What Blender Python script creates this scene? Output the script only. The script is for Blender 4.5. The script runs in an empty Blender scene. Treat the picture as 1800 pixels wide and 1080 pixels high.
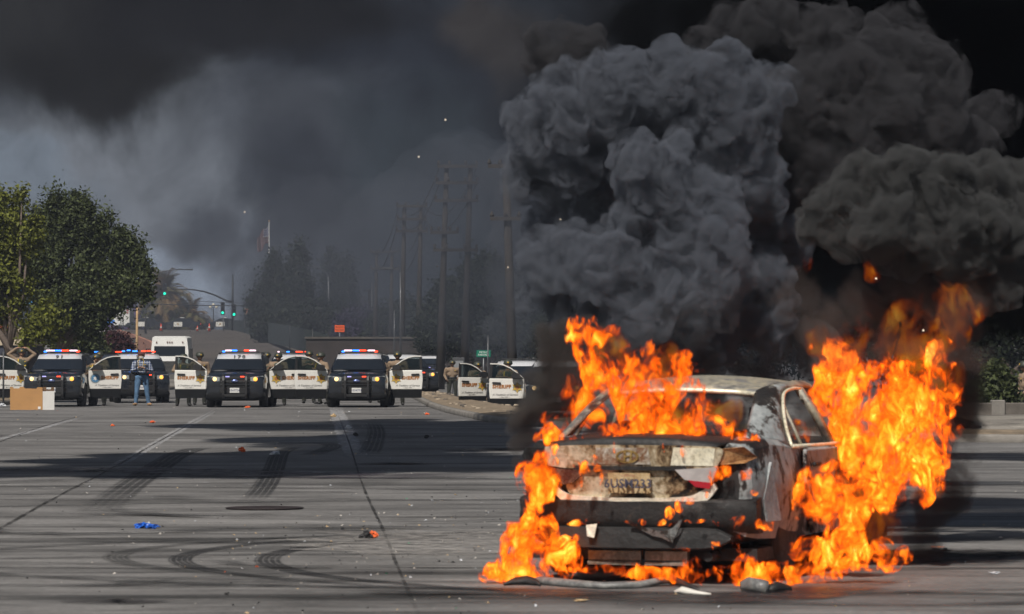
import bpy, bmesh, math, random
import numpy as np
from mathutils import Vector, Matrix, noise as mnoise
R = math.radians
scene = bpy.context.scene
col = scene.collection
random.seed(7)

# ---------------------------------------------------------------- camera
# 135 mm lens, eye 1.6 m above the road, looking along +Y with a small rise of the lens
F = 6750.0; EYE = 1.6; HZ = 630.0
cam_d = bpy.data.cameras.new('camera'); cam = bpy.data.objects.new('camera', cam_d); col.objects.link(cam)
cam.location = (0, 0, EYE); cam.rotation_euler = (R(90), 0, 0)
cam_d.lens = 135; cam_d.sensor_width = 36; cam_d.shift_y = 90 / 1800
cam_d.clip_start = 0.5; cam_d.clip_end = 6000
cam_d.dof.use_dof = True; cam_d.dof.focus_distance = 118; cam_d.dof.aperture_fstop = 9.0
scene.camera = cam
def P(px, py, d):
    """a point d metres ahead that the photo shows at (px, py)"""
    return Vector(((px - 900) / F * d, d, EYE - (py - HZ) / F * d))

# ---------------------------------------------------------------- light
SUN_EL, SUN_AZ = 50.0, 20.0          # behind the camera, a little to its left
sun_dir = Vector((-math.sin(R(SUN_AZ)) * math.cos(R(SUN_EL)), -math.cos(R(SUN_AZ)) * math.cos(R(SUN_EL)), math.sin(R(SUN_EL))))
sl = bpy.data.lights.new('sun', 'SUN'); sl.energy = 4.6; sl.angle = R(0.6); sl.color = (1.0, 0.94, 0.86)
so = bpy.data.objects.new('sun', sl); col.objects.link(so); so.rotation_euler = sun_dir.to_track_quat('Z', 'Y').to_euler()

def nodes_of(idb):
    idb.use_nodes = True; nt = idb.node_tree; nt.nodes.clear(); return nt
class NT:
    """small shorthand for node trees"""
    def __init__(s, nt): s.nt = nt
    def n(s, t, ins=None, **kw):
        nd = s.nt.nodes.new(t)
        for k, v in kw.items(): setattr(nd, k, v)
        for k, v in (ins or {}).items():
            if isinstance(v, bpy.types.NodeSocket): s.nt.links.new(v, nd.inputs[k])
            else: nd.inputs[k].default_value = v
        return nd
    def math(s, op, a, b=None, c=None, clamp=False):
        nd = s.nt.nodes.new('ShaderNodeMath'); nd.operation = op; nd.use_clamp = clamp
        for i, v in enumerate((a, b, c)):
            if v is None: continue
            if isinstance(v, bpy.types.NodeSocket): s.nt.links.new(v, nd.inputs[i])
            else: nd.inputs[i].default_value = v
        return nd.outputs[0]
    def mix(s, f, a, b, mode='MIX'):
        nd = s.nt.nodes.new('ShaderNodeMix'); nd.data_type = 'RGBA'; nd.blend_type = mode
        for i, v in ((0, f), (6, a), (7, b)):
            if isinstance(v, bpy.types.NodeSocket): s.nt.links.new(v, nd.inputs[i])
            else: nd.inputs[i].default_value = (*v, 1) if isinstance(v, tuple) and len(v) == 3 else v
        return nd.outputs[2]
    def ramp(s, f, pts, interp='LINEAR'):
        nd = s.nt.nodes.new('ShaderNodeValToRGB'); cr = nd.color_ramp; cr.interpolation = interp
        while len(cr.elements) < len(pts): cr.elements.new(0.5)
        for e, (p, c) in zip(cr.elements, pts):
            e.position = p; e.color = (*c, 1) if isinstance(c, tuple) else (c, c, c, 1)
        s.nt.links.new(f, nd.inputs[0]); return nd.outputs[0]
    def noise(s, vec, scale, detail=4, rough=0.55, dist=0.0, lac=2.0):
        nd = s.n('ShaderNodeTexNoise', {'Scale': scale, 'Detail': detail, 'Roughness': rough, 'Distortion': dist, 'Lacunarity': lac})
        if vec is not None: s.nt.links.new(vec, nd.inputs['Vector'])
        return nd.outputs['Fac']
    def link(s, a, b): s.nt.links.new(a, b)

# sky: daylight all round, and banks of smoke standing across the whole sky ahead
w = bpy.data.worlds.new('World'); scene.world = w
T = NT(nodes_of(w))
sky = T.n('ShaderNodeTexSky', sky_type='NISHITA', sun_disc=False, sun_elevation=R(SUN_EL), sun_rotation=math.atan2(sun_dir.x, sun_dir.y), air_density=1.2, dust_density=2.0)
dirn = T.n('ShaderNodeTexCoord').outputs['Generated']
sep = T.n('ShaderNodeSeparateXYZ', {0: dirn})
ysafe = T.math('MAXIMUM', sep.outputs[1], 0.05)
tx = T.math('DIVIDE', sep.outputs[0], ysafe)      # tangent of azimuth
tz = T.math('DIVIDE', sep.outputs[2], ysafe)      # tangent of elevation
def sky_px(px, py): return ((px - 900) / F, (HZ - py) / F)
warp = T.noise(T.n('ShaderNodeCombineXYZ', {0: T.math('MULTIPLY', tx, 9.0), 1: T.math('MULTIPLY', tz, 9.0), 2: 0.7}).outputs[0], 2.6, 5, 0.55, 0.4)
warp2 = T.noise(T.n('ShaderNodeCombineXYZ', {0: T.math('MULTIPLY', tx, 9.0), 1: T.math('MULTIPLY', tz, 9.0), 2: 5.7}).outputs[0], 2.2, 5, 0.55, 0.4)
wx = T.math('ADD', tx, T.math('MULTIPLY', T.math('SUBTRACT', warp, 0.5), 0.055))
wz = T.math('ADD', tz, T.math('MULTIPLY', T.math('SUBTRACT', warp2, 0.5), 0.055))
def lump(px, py, rx, ry, soft=1.0):
    """1 in the middle of a bank of smoke seen round that direction, 0 outside"""
    cx, cz = sky_px(px, py)
    dx = T.math('DIVIDE', T.math('SUBTRACT', wx, cx), rx / F); dz = T.math('DIVIDE', T.math('SUBTRACT', wz, cz), ry / F)
    d = T.math('SQRT', T.math('ADD', T.math('MULTIPLY', dx, dx), T.math('MULTIPLY', dz, dz)))
    m = T.n('ShaderNodeMapRange', {'Value': d, 'From Min': 1.0 + 0.5 * soft, 'From Max': 1.0 - 0.6 * soft, 'To Min': 0.0, 'To Max': 1.0}, interpolation_type='SMOOTHERSTEP')
    return m.outputs[0]
base = (0.028, 0.033, 0.043)
c = T.mix(lump(230, 340, 340, 200), base, (0.150, 0.165, 0.190))
c = T.mix(lump(30, 330, 150, 60), c, (0.16, 0.19, 0.23))
c = T.mix(lump(300, 480, 120, 80), c, (0.30, 0.35, 0.43))
c = T.mix(lump(500, 250, 200, 110), c, (0.060, 0.066, 0.080))
c = T.mix(lump(520, 380, 170, 120), c, (0.032, 0.036, 0.047))
c = T.mix(lump(760, 330, 160, 200), c, (0.032, 0.040, 0.050))
c = T.mix(lump(700, 120, 260, 110), c, (0.018, 0.021, 0.029))
c = T.mix(lump(60, 60, 330, 140), c, (0.022, 0.022, 0.023))
c = T.mix(lump(150, 150, 170, 100, 1.0), c, (0.0075, 0.007, 0.007))
c = T.mix(lump(420, 60, 330, 90), c, (0.011, 0.011, 0.013))
c = T.mix(lump(880, 60, 90, 90), c, (0.040, 0.036, 0.036))
c = T.mix(lump(1500, 300, 640, 520, 0.35), c, (0.003, 0.003, 0.0035))
fine = T.noise(T.n('ShaderNodeCombineXYZ', {0: T.math('MULTIPLY', tx, 9.0), 1: T.math('MULTIPLY', tz, 9.0), 2: 2.0}).outputs[0], 5.0, 6, 0.6, 0.6)
c = T.mix(1.0, c, T.ramp(fine, [(0.25, 0.66), (0.75, 1.34)]), 'MULTIPLY')
# where the smoke ends: well to the sides and high above
ax = T.math('ABSOLUTE', T.math('ADD', tx, T.math('MULTIPLY', T.math('SUBTRACT', warp, 0.5), 0.6)))
m1 = T.n('ShaderNodeMapRange', {'Value': ax, 'From Min': 1.3, 'From Max': 0.5}, interpolation_type='SMOOTHSTEP').outputs[0]
m2 = T.n('ShaderNodeMapRange', {'Value': tz, 'From Min': 1.0, 'From Max': 0.35}, interpolation_type='SMOOTHSTEP').outputs[0]
m3 = T.n('ShaderNodeMapRange', {'Value': sep.outputs[1], 'From Min': 0.3, 'From Max': 0.5}, interpolation_type='SMOOTHSTEP').outputs[0]
mask = T.math('MULTIPLY', T.math('MULTIPLY', m1, m2), m3)
bg_sky = T.n('ShaderNodeBackground', {'Color': sky.outputs[0], 'Strength': 0.042})
bg_smoke = T.n('ShaderNodeBackground', {'Color': c, 'Strength': 1.0})
mx = T.n('ShaderNodeMixShader', {0: mask, 1: bg_sky.outputs[0], 2: bg_smoke.outputs[0]})
T.link(mx.outputs[0], T.n('ShaderNodeOutputWorld').inputs[0])
w.cycles.sampling_method = 'MANUAL'; w.cycles.sample_map_resolution = 512

vs = scene.view_settings; vs.view_transform = 'Standard'; vs.look = 'None'; vs.exposure = 0.0; vs.gamma = 1.0
cy = scene.cycles
cy.use_denoising = True; cy.max_bounces = 12; cy.diffuse_bounces = 3; cy.glossy_bounces = 3; cy.transmission_bounces = 4
cy.transparent_max_bounces = 40; cy.volume_bounces = 1; cy.sample_clamp_indirect = 4.0
cy.use_adaptive_sampling = True; cy.adaptive_threshold = 0.03
cy.caustics_reflective = False; cy.caustics_refractive = False

# ---------------------------------------------------------------- mesh helpers
class MB:
    """collects shapes; build() links them as ONE mesh object"""
    def __init__(s): s.v = []; s.f = []; s.m = []; s.sm = []
    def add(s, vs, fs, mi=0, smooth=False, M=None):
        o = len(s.v)
        for p in vs:
            p = Vector(p); s.v.append(M @ p if M else p)
        for f in fs: s.f.append([i + o for i in f]); s.m.append(mi); s.sm.append(smooth)
        return s
    def box(s, x0, x1, y0, y1, z0, z1, mi=0, M=None, bev=0.0):
        if bev > 0:
            b = bev; vs = []
            for z, k in ((z0, b), (z0 + b, 0), (z1 - b, 0), (z1, b)):
                vs += [(x0 + k + (b if k == 0 else 0), y0 + k, z), (x1 - k - (b if k == 0 else 0), y0 + k, z), (x1 - k, y0 + k + (b if k == 0 else 0), z), (x1 - k, y1 - k - (b if k == 0 else 0), z),
                       (x1 - k - (b if k == 0 else 0), y1 - k, z), (x0 + k + (b if k == 0 else 0), y1 - k, z), (x0 + k, y1 - k - (b if k == 0 else 0), z), (x0 + k, y0 + k + (b if k == 0 else 0), z)]
            fs = [list(range(7, -1, -1)), list(range(24, 32))]
            for r in range(3):
                for i in range(8): j = (i + 1) % 8; fs.append([r * 8 + i, r * 8 + j, r * 8 + 8 + j, r * 8 + 8 + i])
            return s.add(vs, fs, mi, False, M)
        vs = [(x0, y0, z0), (x1, y0, z0), (x1, y1, z0), (x0, y1, z0), (x0, y0, z1), (x1, y0, z1), (x1, y1, z1), (x0, y1, z1)]
        return s.add(vs, [[3, 2, 1, 0], [4, 5, 6, 7], [0, 1, 5, 4], [1, 2, 6, 5], [2, 3, 7, 6], [3, 0, 4, 7]], mi, False, M)
    def loft(s, rings, mi=0, smooth=True, caps=True, closed=True, M=None):
        n = len(rings[0]); vs = [p for r in rings for p in r]; fs = []
        for k in range(len(rings) - 1):
            for i in range(n if closed else n - 1):
                j = (i + 1) % n; fs.append([k * n + i, k * n + j, (k + 1) * n + j, (k + 1) * n + i])
        if caps: fs.append(list(range(n - 1, -1, -1))); fs.append([(len(rings) - 1) * n + i for i in range(n)])
        return s.add(vs, fs, mi, smooth, M)
    def tube(s, pts, r, n=8, mi=0, smooth=True, M=None):
        pts = [Vector(p) for p in pts]; rs = r if isinstance(r, (list, tuple)) else [r] * len(pts); rings = []; up = None
        for i, p in enumerate(pts):
            t = (pts[min(i + 1, len(pts) - 1)] - pts[max(i - 1, 0)]).normalized()
            if up is None: up = Vector((0, 0, 1)) if abs(t.z) < 0.9 else Vector((0, 1, 0))
            a = t.cross(up).normalized(); b = a.cross(t).normalized(); up = b
            rings.append([p + (a * math.cos(q) + b * math.sin(q)) * rs[i] for q in [2 * math.pi * k / n for k in range(n)]])
        return s.loft(rings, mi, smooth, True, True, M)
    def prism(s, outline, y0, y1, mi=0, M=None, smooth=False):
        """outline in x,z extruded from y0 to y1"""
        return s.loft([[(x, y0, z) for x, z in outline], [(x, y1, z) for x, z in outline]], mi, smooth, True, True, M)
    def ring(s, outer, inner, y0, y1, mi=0, M=None):
        n = len(outer); vs = [(x, y0, z) for x, z in outer] + [(x, y0, z) for x, z in inner] + [(x, y1, z) for x, z in outer] + [(x, y1, z) for x, z in inner]; fs = []
        for i in range(n):
            j = (i + 1) % n
            fs += [[i, j, n + j, n + i], [2 * n + i, 3 * n + i, 3 * n + j, 2 * n + j], [i, 2 * n + i, 2 * n + j, j], [n + i, n + j, 3 * n + j, 3 * n + i]]
        return s.add(vs, fs, mi, False, M)
    def lathe(s, prof, n=20, mi=0, M=None, smooth=True, axis='Z'):
        rings = []
        for r, h in prof:
            rg = []
            for k in range(n):
                q = 2 * math.pi * k / n; a, b = r * math.cos(q), r * math.sin(q)
                rg.append((a, b, h) if axis == 'Z' else ((h, a, b) if axis == 'X' else (a, h, b)))
            rings.append(rg)
        return s.loft(rings, mi, smooth, True, True, M)
    def ball(s, c, r, mi=0, n=12, m=8, M=None):
        c = Vector(c); r = r if isinstance(r, (tuple, list)) else (r, r, r); rings = []
        for i in range(1, m):
            a = math.pi * i / m
            rings.append([(c.x + r[0] * math.sin(a) * math.cos(2 * math.pi * k / n), c.y + r[1] * math.sin(a) * math.sin(2 * math.pi * k / n), c.z - r[2] * math.cos(a)) for k in range(n)])
        return s.loft(rings, mi, True, True, True, M)
    def build(s, name, mats=None, parent=None, loc=None, rot=None, recalc=True):
        me = bpy.data.meshes.new(name); me.from_pydata(s.v, [], s.f); me.update()
        me.polygons.foreach_set('material_index', s.m); me.polygons.foreach_set('use_smooth', s.sm)
        if recalc:
            bm = bmesh.new(); bm.from_mesh(me); bmesh.ops.recalc_face_normals(bm, faces=bm.faces); bm.to_mesh(me); bm.free()
        for m in (mats if isinstance(mats, (list, tuple)) else [mats] if mats else []): me.materials.append(m)
        o = bpy.data.objects.new(name, me); col.objects.link(o)
        if parent: o.parent = parent
        if loc is not None: o.location = loc
        if rot is not None: o.rotation_euler = rot
        return o
def tag(o, label=None, cat=None, group=None, kind=None):
    if label: o['label'] = label
    if cat: o['category'] = cat
    if group: o['group'] = group
    if kind: o['kind'] = kind
    return o
def empty(name, loc=(0, 0, 0), rz=0.0, label=None, cat=None, group=None):
    o = bpy.data.objects.new(name, None); col.objects.link(o); o.location = loc; o.rotation_euler = (0, 0, rz); o.empty_display_size = 0.2
    return tag(o, label, cat, group)
def kids(o): return [c for c in bpy.data.objects if c.parent == o]
def copy_tree(o, parent=None):
    c = o.copy(); col.objects.link(c); c.parent = parent
    for ch in kids(o): copy_tree(ch, c)
    return c
def bake(o):
    """replace an object's mesh by its evaluated mesh and drop the modifiers"""
    dg = bpy.context.evaluated_depsgraph_get(); dg.update()
    me = bpy.data.meshes.new_from_object(o.evaluated_get(dg)); old = o.data; o.modifiers.clear(); o.data = me; me.name = o.name
    return o
def subdiv(o, lv=1, simple=False):
    m = o.modifiers.new('s', 'SUBSURF'); m.levels = lv; m.render_levels = lv
    if simple: m.subdivision_type = 'SIMPLE'
    return bake(o)
def cut(o, cutter_mb):
    c = cutter_mb.build('cutter'); m = o.modifiers.new('b', 'BOOLEAN'); m.operation = 'DIFFERENCE'; m.object = c; m.solver = 'EXACT'
    c.matrix_world = o.matrix_world
    bake(o); bpy.data.objects.remove(c); return o
def text_mesh(body, size, depth=0.004, shear=0.0, bold=0.0, spacing=1.0):
    cu = bpy.data.curves.new('t', 'FONT'); cu.body = body; cu.size = size; cu.extrude = depth; cu.shear = shear; cu.offset = bold; cu.align_x = 'CENTER'; cu.align_y = 'CENTER'
    cu.space_character = spacing; cu.resolution_u = 2
    o = bpy.data.objects.new('t', cu); col.objects.link(o)
    dg = bpy.context.evaluated_depsgraph_get(); dg.update()
    me = bpy.data.meshes.new_from_object(o.evaluated_get(dg)); bpy.data.objects.remove(o); bpy.data.curves.remove(cu)
    return me
def writing(name, body, size, mat, parent, loc, rot=(R(90), 0, 0), **kw):
    me = text_mesh(body, size, **kw); me.materials.clear(); me.materials.append(mat)
    o = bpy.data.objects.new(name, me); col.objects.link(o); o.parent = parent; o.location = loc; o.rotation_euler = rot
    return o

# vectorised gradient noise
_rng = np.random.RandomState(11); _perm = _rng.permutation(256); _perm = np.concatenate([_perm, _perm, _perm])
_g = _rng.normal(size=(256, 3)); _g /= np.linalg.norm(_g, axis=1)[:, None]
def pnoise(p):
    i = np.floor(p).astype(int); f = p - i; u = f * f * f * (f * (f * 6 - 15) + 10); i &= 255; out = 0
    for dx in (0, 1):
        for dy in (0, 1):
            for dz in (0, 1):
                h = _perm[_perm[_perm[(i[:, 0] + dx) & 255] + ((i[:, 1] + dy) & 255)] + ((i[:, 2] + dz) & 255)]
                g = _g[h]; d = f - np.array([dx, dy, dz])
                wgt = (u[:, 0] if dx else 1 - u[:, 0]) * (u[:, 1] if dy else 1 - u[:, 1]) * (u[:, 2] if dz else 1 - u[:, 2])
                out = out + wgt * (g * d).sum(1)
    return out * 1.6
def get_co(me):
    a = np.empty(len(me.vertices) * 3); me.vertices.foreach_get('co', a); return a.reshape(-1, 3)
def get_no(me):
    a = np.empty(len(me.vertices) * 3); me.vertices.foreach_get('normal', a); return a.reshape(-1, 3)
def set_co(me, a): me.vertices.foreach_set('co', a.ravel()); me.update()

# ---------------------------------------------------------------- materials
def mat(name, color, rough=0.6, metal=0.0, emit=None, es=1.0, spec=0.5, coat=0.0, alpha=None, bump=0.0, bscale=20, vary=0.0, vscale=3.0):
    m = bpy.data.materials.new(name); t = NT(nodes_of(m))
    b = t.n('ShaderNodeBsdfPrincipled', {'Base Color': (*color, 1), 'Roughness': rough, 'Metallic': metal, 'Specular IOR Level': spec, 'Coat Weight': coat})
    if emit: b.inputs['Emission Color'].default_value = (*emit, 1); b.inputs['Emission Strength'].default_value = es
    if alpha is not None: b.inputs['Alpha'].default_value = alpha
    tc = t.n('ShaderNodeTexCoord').outputs['Object']
    if vary:
        nz = t.noise(tc, vscale, 5, 0.6)
        t.link(t.mix(1.0, (color[0], color[1], color[2]), t.ramp(nz, [(0.3, 1 - vary), (0.7, 1 + vary)]), 'MULTIPLY'), b.inputs['Base Color'])
        t.link(t.math('ADD', t.math('MULTIPLY', t.math('SUBTRACT', nz, 0.5), 0.4 * vary), rough, clamp=True), b.inputs['Roughness'])
    if bump:
        bm_ = t.n('ShaderNodeBump', {'Height': t.noise(tc, bscale, 4), 'Strength': bump, 'Distance': 0.02}); t.link(bm_.outputs[0], b.inputs['Normal'])
    t.link(b.outputs[0], t.n('ShaderNodeOutputMaterial').inputs[0]); return m
# ---------------------------------------------------------------- ground, road, kerbs
def smooth(t): t = min(1, max(0, t)); return t * t * (3 - 2 * t)
def kerb_x(y):                                   # near edge of the traffic island, right of the road
    pts = [(60, 40), (68, 22), (72, 12), (73, 8.8), (77, 5), (84, 1.8), (96, -0.6), (112, -1.9), (125, -2.7), (154, -4.0), (185, -5.3), (260, -9), (420, -20), (3000, -190)]
    for (a, xa), (b, xb) in zip(pts, pts[1:]):
        if a <= y <= b: return xa + (xb - xa) * (y - a) / (b - a)
    return 40
def ground_z(x, y):
    z = 5.4 * smooth((y - 255) / 265)
    if 60 < y < 330: z -= 0.27 * smooth((x - kerb_x(y) - 0.7) / 1.2) * smooth((330 - y) / 60) * smooth((y - 76) / 14)
    return z
ys = [4 + i * 2.0 for i in range(48)] + [100 + i * 4 for i in range(40)] + [260 + i * 12 for i in range(25)] + [600, 700]
xs = [-400, -250, -150, -90] + [-60 + i * 3 for i in range(14)] + [-18 + i * 1.0 for i in range(37)] + [22, 28, 36, 50, 80, 150, 400]
g = MB(); nx = len(xs)
g.add([(x, y, ground_z(x, y)) for y in ys for x in xs], [[j * nx + i, j * nx + i + 1, (j + 1) * nx + i + 1, (j + 1) * nx + i] for j in range(len(ys) - 1) for i in range(nx - 1)], 0, True)
def concrete(name, base, tint=0.0):
    m = bpy.data.materials.new(name); t = NT(nodes_of(m)); tc = t.n('ShaderNodeTexCoord').outputs['Object']
    def sc(v): return t.n('ShaderNodeVectorMath', {0: tc, 1: v}, operation='MULTIPLY').outputs[0]
    a = t.noise(sc((1, 1, 1)), 0.35, 6, 0.62, 0.4); b = t.noise(sc((0.5, 1.6, 1)), 1.7, 7, 0.68); d = t.noise(sc((1, 1, 1)), 14, 5, 0.7); e = t.noise(sc((0.12, 0.7, 1)), 0.8, 6, 0.65, 1.2)
    cc = t.mix(1.0, base, t.ramp(a, [(0.28, 0.55), (0.5, 0.96), (0.72, 1.35)]), 'MULTIPLY')
    cc = t.mix(1.0, cc, t.ramp(b, [(0.3, 0.5), (0.5, 0.98), (0.75, 1.35)]), 'MULTIPLY')
    cc = t.mix(1.0, cc, t.ramp(e, [(0.34, 0.34), (0.47, 0.88), (0.56, 1.0), (0.7, 1.12)]), 'MULTIPLY')
    cc = t.mix(1.0, cc, t.ramp(d, [(0.3, 0.72), (0.7, 1.28)]), 'MULTIPLY')
    sp = t.n('ShaderNodeTexVoronoi', {'Vector': tc, 'Scale': 6.0, 'Randomness': 1.0})
    cc = t.mix(t.ramp(sp.outputs['Distance'], [(0.0, 0.6), (0.09, 0.0)]), cc, (base[0] * 0.3, base[1] * 0.3, base[2] * 0.3))
    p = t.n('ShaderNodeBsdfPrincipled', {'Base Color': cc, 'Roughness': t.ramp(b, [(0.3, 0.62), (0.7, 0.86)]), 'Specular IOR Level': 0.35})
    bm_ = t.n('ShaderNodeBump', {'Height': t.math('ADD', d, t.math('MULTIPLY', b, 2.0)), 'Strength': 0.5, 'Distance': 0.012}); t.link(bm_.outputs[0], p.inputs['Normal'])
    t.link(p.outputs[0], t.n('ShaderNodeOutputMaterial').inputs[0]); return m
M_conc = concrete('road concrete', (0.172, 0.167, 0.162))
tag(g.build('road', M_conc, recalc=False), kind='structure')
rr_ = MB(); ysr = [212 + i * 12 for i in range(33)]
rr_.loft([[(x, y, ground_z(x, y) + .006) for x in (-.105 * y + 2, -.085 * y + 1, -.066 * y, -.046 * y, -.03 * y)] for y in ysr], 0, True, False, False)
tag(rr_.build('ramp_road', mat('dark ramp asphalt', (0.075, 0.064, 0.056), 0.9, vary=.3, vscale=.15), recalc=False), kind='structure')
M_kerb = mat('kerb concrete', (0.20, 0.185, 0.165), 0.85, vary=0.3, vscale=2, bump=0.4)
M_dirt = mat('dry dirt', (0.20, 0.155, 0.105), 0.95, vary=0.45, vscale=3, bump=0.8, bscale=8)
# traffic island: kerb, then dry dirt on top
yk = [66, 68, 70, 72, 73, 75, 77, 80, 84, 88, 92, 96, 102, 108, 114, 120, 126, 134, 144, 154, 164, 175, 188]
kb = MB(); dm = MB(); ring = []
for i, y in enumerate(yk):
    x = kerb_x(y); wdt = min(2.2, 0.5 + (190 - y) * 0.022); ring.append((x, y, wdt))
def nrm(i):
    a = ring[max(0, i - 1)]; b = ring[min(len(ring) - 1, i + 1)]; t = Vector((b[0] - a[0], b[1] - a[1], 0)).normalized(); return Vector((t.y, -t.x, 0))
rk = []; rd = []
for i, (x, y, wd) in enumerate(ring):
    n = nrm(i); n = n if n.x > 0 or n.y > 0 else -n; p = Vector((x, y, 0))
    rk.append([p + Vector((0, 0, -0.1)), p + Vector((0, 0, 0.11)), p + n * 0.03 + Vector((0, 0, 0.15)), p + n * 0.18 + Vector((0, 0, 0.155)), p + n * 0.18 + Vector((0, 0, -0.1))])
    q = [p + n * 0.18 + Vector((0, 0, 0.15))]
    for k in range(1, 7):
        s_ = k / 6; q.append(p + n * (0.18 + wd * s_) + Vector((0, 0, 0.15 + 0.10 * math.sin(s_ * math.pi) * (0.7 + 0.5 * mnoise.noise(Vector((x, y * 0.6, k)))) - (0.32 if k == 6 else 0))))
    rd.append(q)
kb.loft(rk, 0, True, True, True); dm.loft(rd, 0, True, False, False)
tag(kb.build('kerb', M_kerb), kind='structure'); tag(dm.build('island_ground', M_dirt), kind='structure')
# sloped concrete apron at the right edge, kerb on top
ap = MB(); ap.loft([[(8.9, 73, -0.02), (9.3, 76, 0.33), (9.4, 83, 0.36)], [(12, 72, -0.02), (12, 76, 0.36), (12, 83, 0.40)], [(18, 71, -0.02), (18, 76, 0.40), (18, 83, 0.45)], [(30, 71, -0.02), (30, 76, 0.4), (30, 83, 0.45)]], 0, True, False, False)
tag(ap.build('pavement', concrete('apron concrete', (0.25, 0.23, 0.20)), recalc=False), kind='structure')
# left pavement with its kerb and dry grass verge
lp = MB(); lp.box(-60, -17.3, 118, 330, -0.1, 0.13, 0); tag(lp.build('pavement', M_kerb), kind='structure')
vg = MB(); vg.box(-22, -17.55, 119, 200, 0.13, 0.15); tag(vg.build('verge', M_dirt), kind='structure')

# ---------------------------------------------------------------- marks on the road (thin sheets above it)
def mark_mat(name, color, mode, strength=0.9, rough=0.6):
    m = bpy.data.materials.new(name); t = NT(nodes_of(m)); uv = t.n('ShaderNodeUVMap', uv_map='uv').outputs[0]; sp = t.n('ShaderNodeSeparateXYZ', {0: uv}); u, v = sp.outputs[0], sp.outputs[1]
    tc = t.n('ShaderNodeTexCoord').outputs['Object']
    edge = t.n('ShaderNodeMapRange', {'Value': t.math('ABSOLUTE', t.math('SUBTRACT', u, 0.5)), 'From Min': 0.5, 'From Max': 0.34}, interpolation_type='SMOOTHSTEP').outputs[0]
    fade = t.n('ShaderNodeMapRange', {'Value': t.math('ABSOLUTE', t.math('SUBTRACT', v, 0.5)), 'From Min': 0.5, 'From Max': 0.25}, interpolation_type='SMOOTHSTEP').outputs[0]
    if mode == 'skid':
        st = t.math('SINE', t.math('MULTIPLY', u, 31.4)); st = t.n('ShaderNodeMapRange', {'Value': st, 'From Min': -1.5, 'From Max': -0.1}, interpolation_type='SMOOTHSTEP').outputs[0]
        nz = t.ramp(t.noise(tc, 3.0, 5, 0.6), [(0.3, 0.35), (0.6, 1.0)]); a = t.math('MULTIPLY', t.math('MULTIPLY', st, edge), t.math('MULTIPLY', fade, nz))
    elif mode == 'paint':
        nz = t.ramp(t.noise(tc, 5.0, 7, 0.72), [(0.40, 0.05), (0.62, 1.0)]); a = t.math('MULTIPLY', nz, fade)
    else:
        nz = t.ramp(t.noise(tc, 1.2, 6, 0.65, 0.5), [(0.35, 0.1), (0.65, 1.0)]); a = t.math('MULTIPLY', t.math('MULTIPLY', nz, edge), fade)
    b = t.n('ShaderNodeBsdfPrincipled', {'Base Color': (*color, 1), 'Roughness': rough, 'Alpha': t.math('MULTIPLY', a, strength)})
    t.link(b.outputs[0], t.n('ShaderNodeOutputMaterial').inputs[0]); return m
def ribbon(name, pts, width, m, z=0.004, n=40, wob=0.0):
    pts = [Vector((p[0], p[1], 0)) for p in pts]
    # Catmull-Rom through the points
    out = []
    for k in range(len(pts) - 1):
        p0, p1, p2, p3 = pts[max(k - 1, 0)], pts[k], pts[k + 1], pts[min(k + 2, len(pts) - 1)]
        for i in range(n // (len(pts) - 1) + 1):
            s_ = i / (n // (len(pts) - 1) + 1); out.append(0.5 * ((2 * p1) + (p2 - p0) * s_ + (2 * p0 - 5 * p1 + 4 * p2 - p3) * s_ ** 2 + (-p0 + 3 * p1 - 3 * p2 + p3) * s_ ** 3))
    out.append(pts[-1]); v = []; f = []; uv = []
    for i, p in enumerate(out):
        t = (out[min(i + 1, len(out) - 1)] - out[max(i - 1, 0)]).normalized(); nn = Vector((-t.y, t.x, 0)); wv = (nn * width / 2) * (1 + wob * mnoise.noise(p * 2.0)); off = nn * wob * 0.3 * width * mnoise.noise(p * 1.3)
        for s_, u in ((-1, 0), (1, 1)):
            q = p + off + wv * s_; v.append((q.x, q.y, ground_z(q.x, q.y) + z)); uv.append((u, i / (len(out) - 1)))
    for i in range(len(out) - 1): f.append([2 * i, 2 * i + 2, 2 * i + 3, 2 * i + 1])
    me = bpy.data.meshes.new(name); me.from_pydata(v, [], f); l = me.uv_layers.new(name='uv')
    for lp_ in me.loops: l.data[lp_.index].uv = uv[lp_.vertex_index]
    me.materials.append(m); o = bpy.data.objects.new(name, me); col.objects.link(o); tag(o, kind='structure'); return o
def G(px, py):
    """where the line of sight through a photo pixel meets the flat road"""
    d = EYE * F / (py - HZ); return ((px - 900) / F * d, d)
M_skid = mark_mat('tyre rubber', (0.02, 0.02, 0.022), 'skid', 0.72, 0.5)
M_skid2 = mark_mat('faint tyre rubber', (0.03, 0.03, 0.03), 'skid', 0.5, 0.6)
M_paint = mark_mat('worn white paint', (0.55, 0.55, 0.56), 'paint', 0.75)
M_joint = mark_mat('joint filler', (0.02, 0.018, 0.016), 'stain', 0.95)
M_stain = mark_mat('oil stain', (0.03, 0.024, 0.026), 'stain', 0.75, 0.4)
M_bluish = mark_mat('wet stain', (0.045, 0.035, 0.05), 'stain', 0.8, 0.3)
ribbon('lane_line_paint', [G(588, 714), G(597, 735), G(612, 775), G(632, 808)], 0.42, M_paint, wob=0.4)
ribbon('joint_line', [G(588, 714), G(612, 775), G(636, 850), G(672, 930), G(700, 1000), G(742, 1096)], 0.032, M_joint, 0.008, wob=0.6)
ribbon('lane_line_paint', [G(385, 718), G(300, 765), G(245, 797), G(200, 822)], 0.22, M_paint, wob=0.4)
ribbon('joint_line', [G(400, 710), G(300, 765), G(200, 822), G(100, 874), G(0, 930), G(-60, 963)], 0.05, M_joint, 0.008, wob=0.6)
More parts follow.
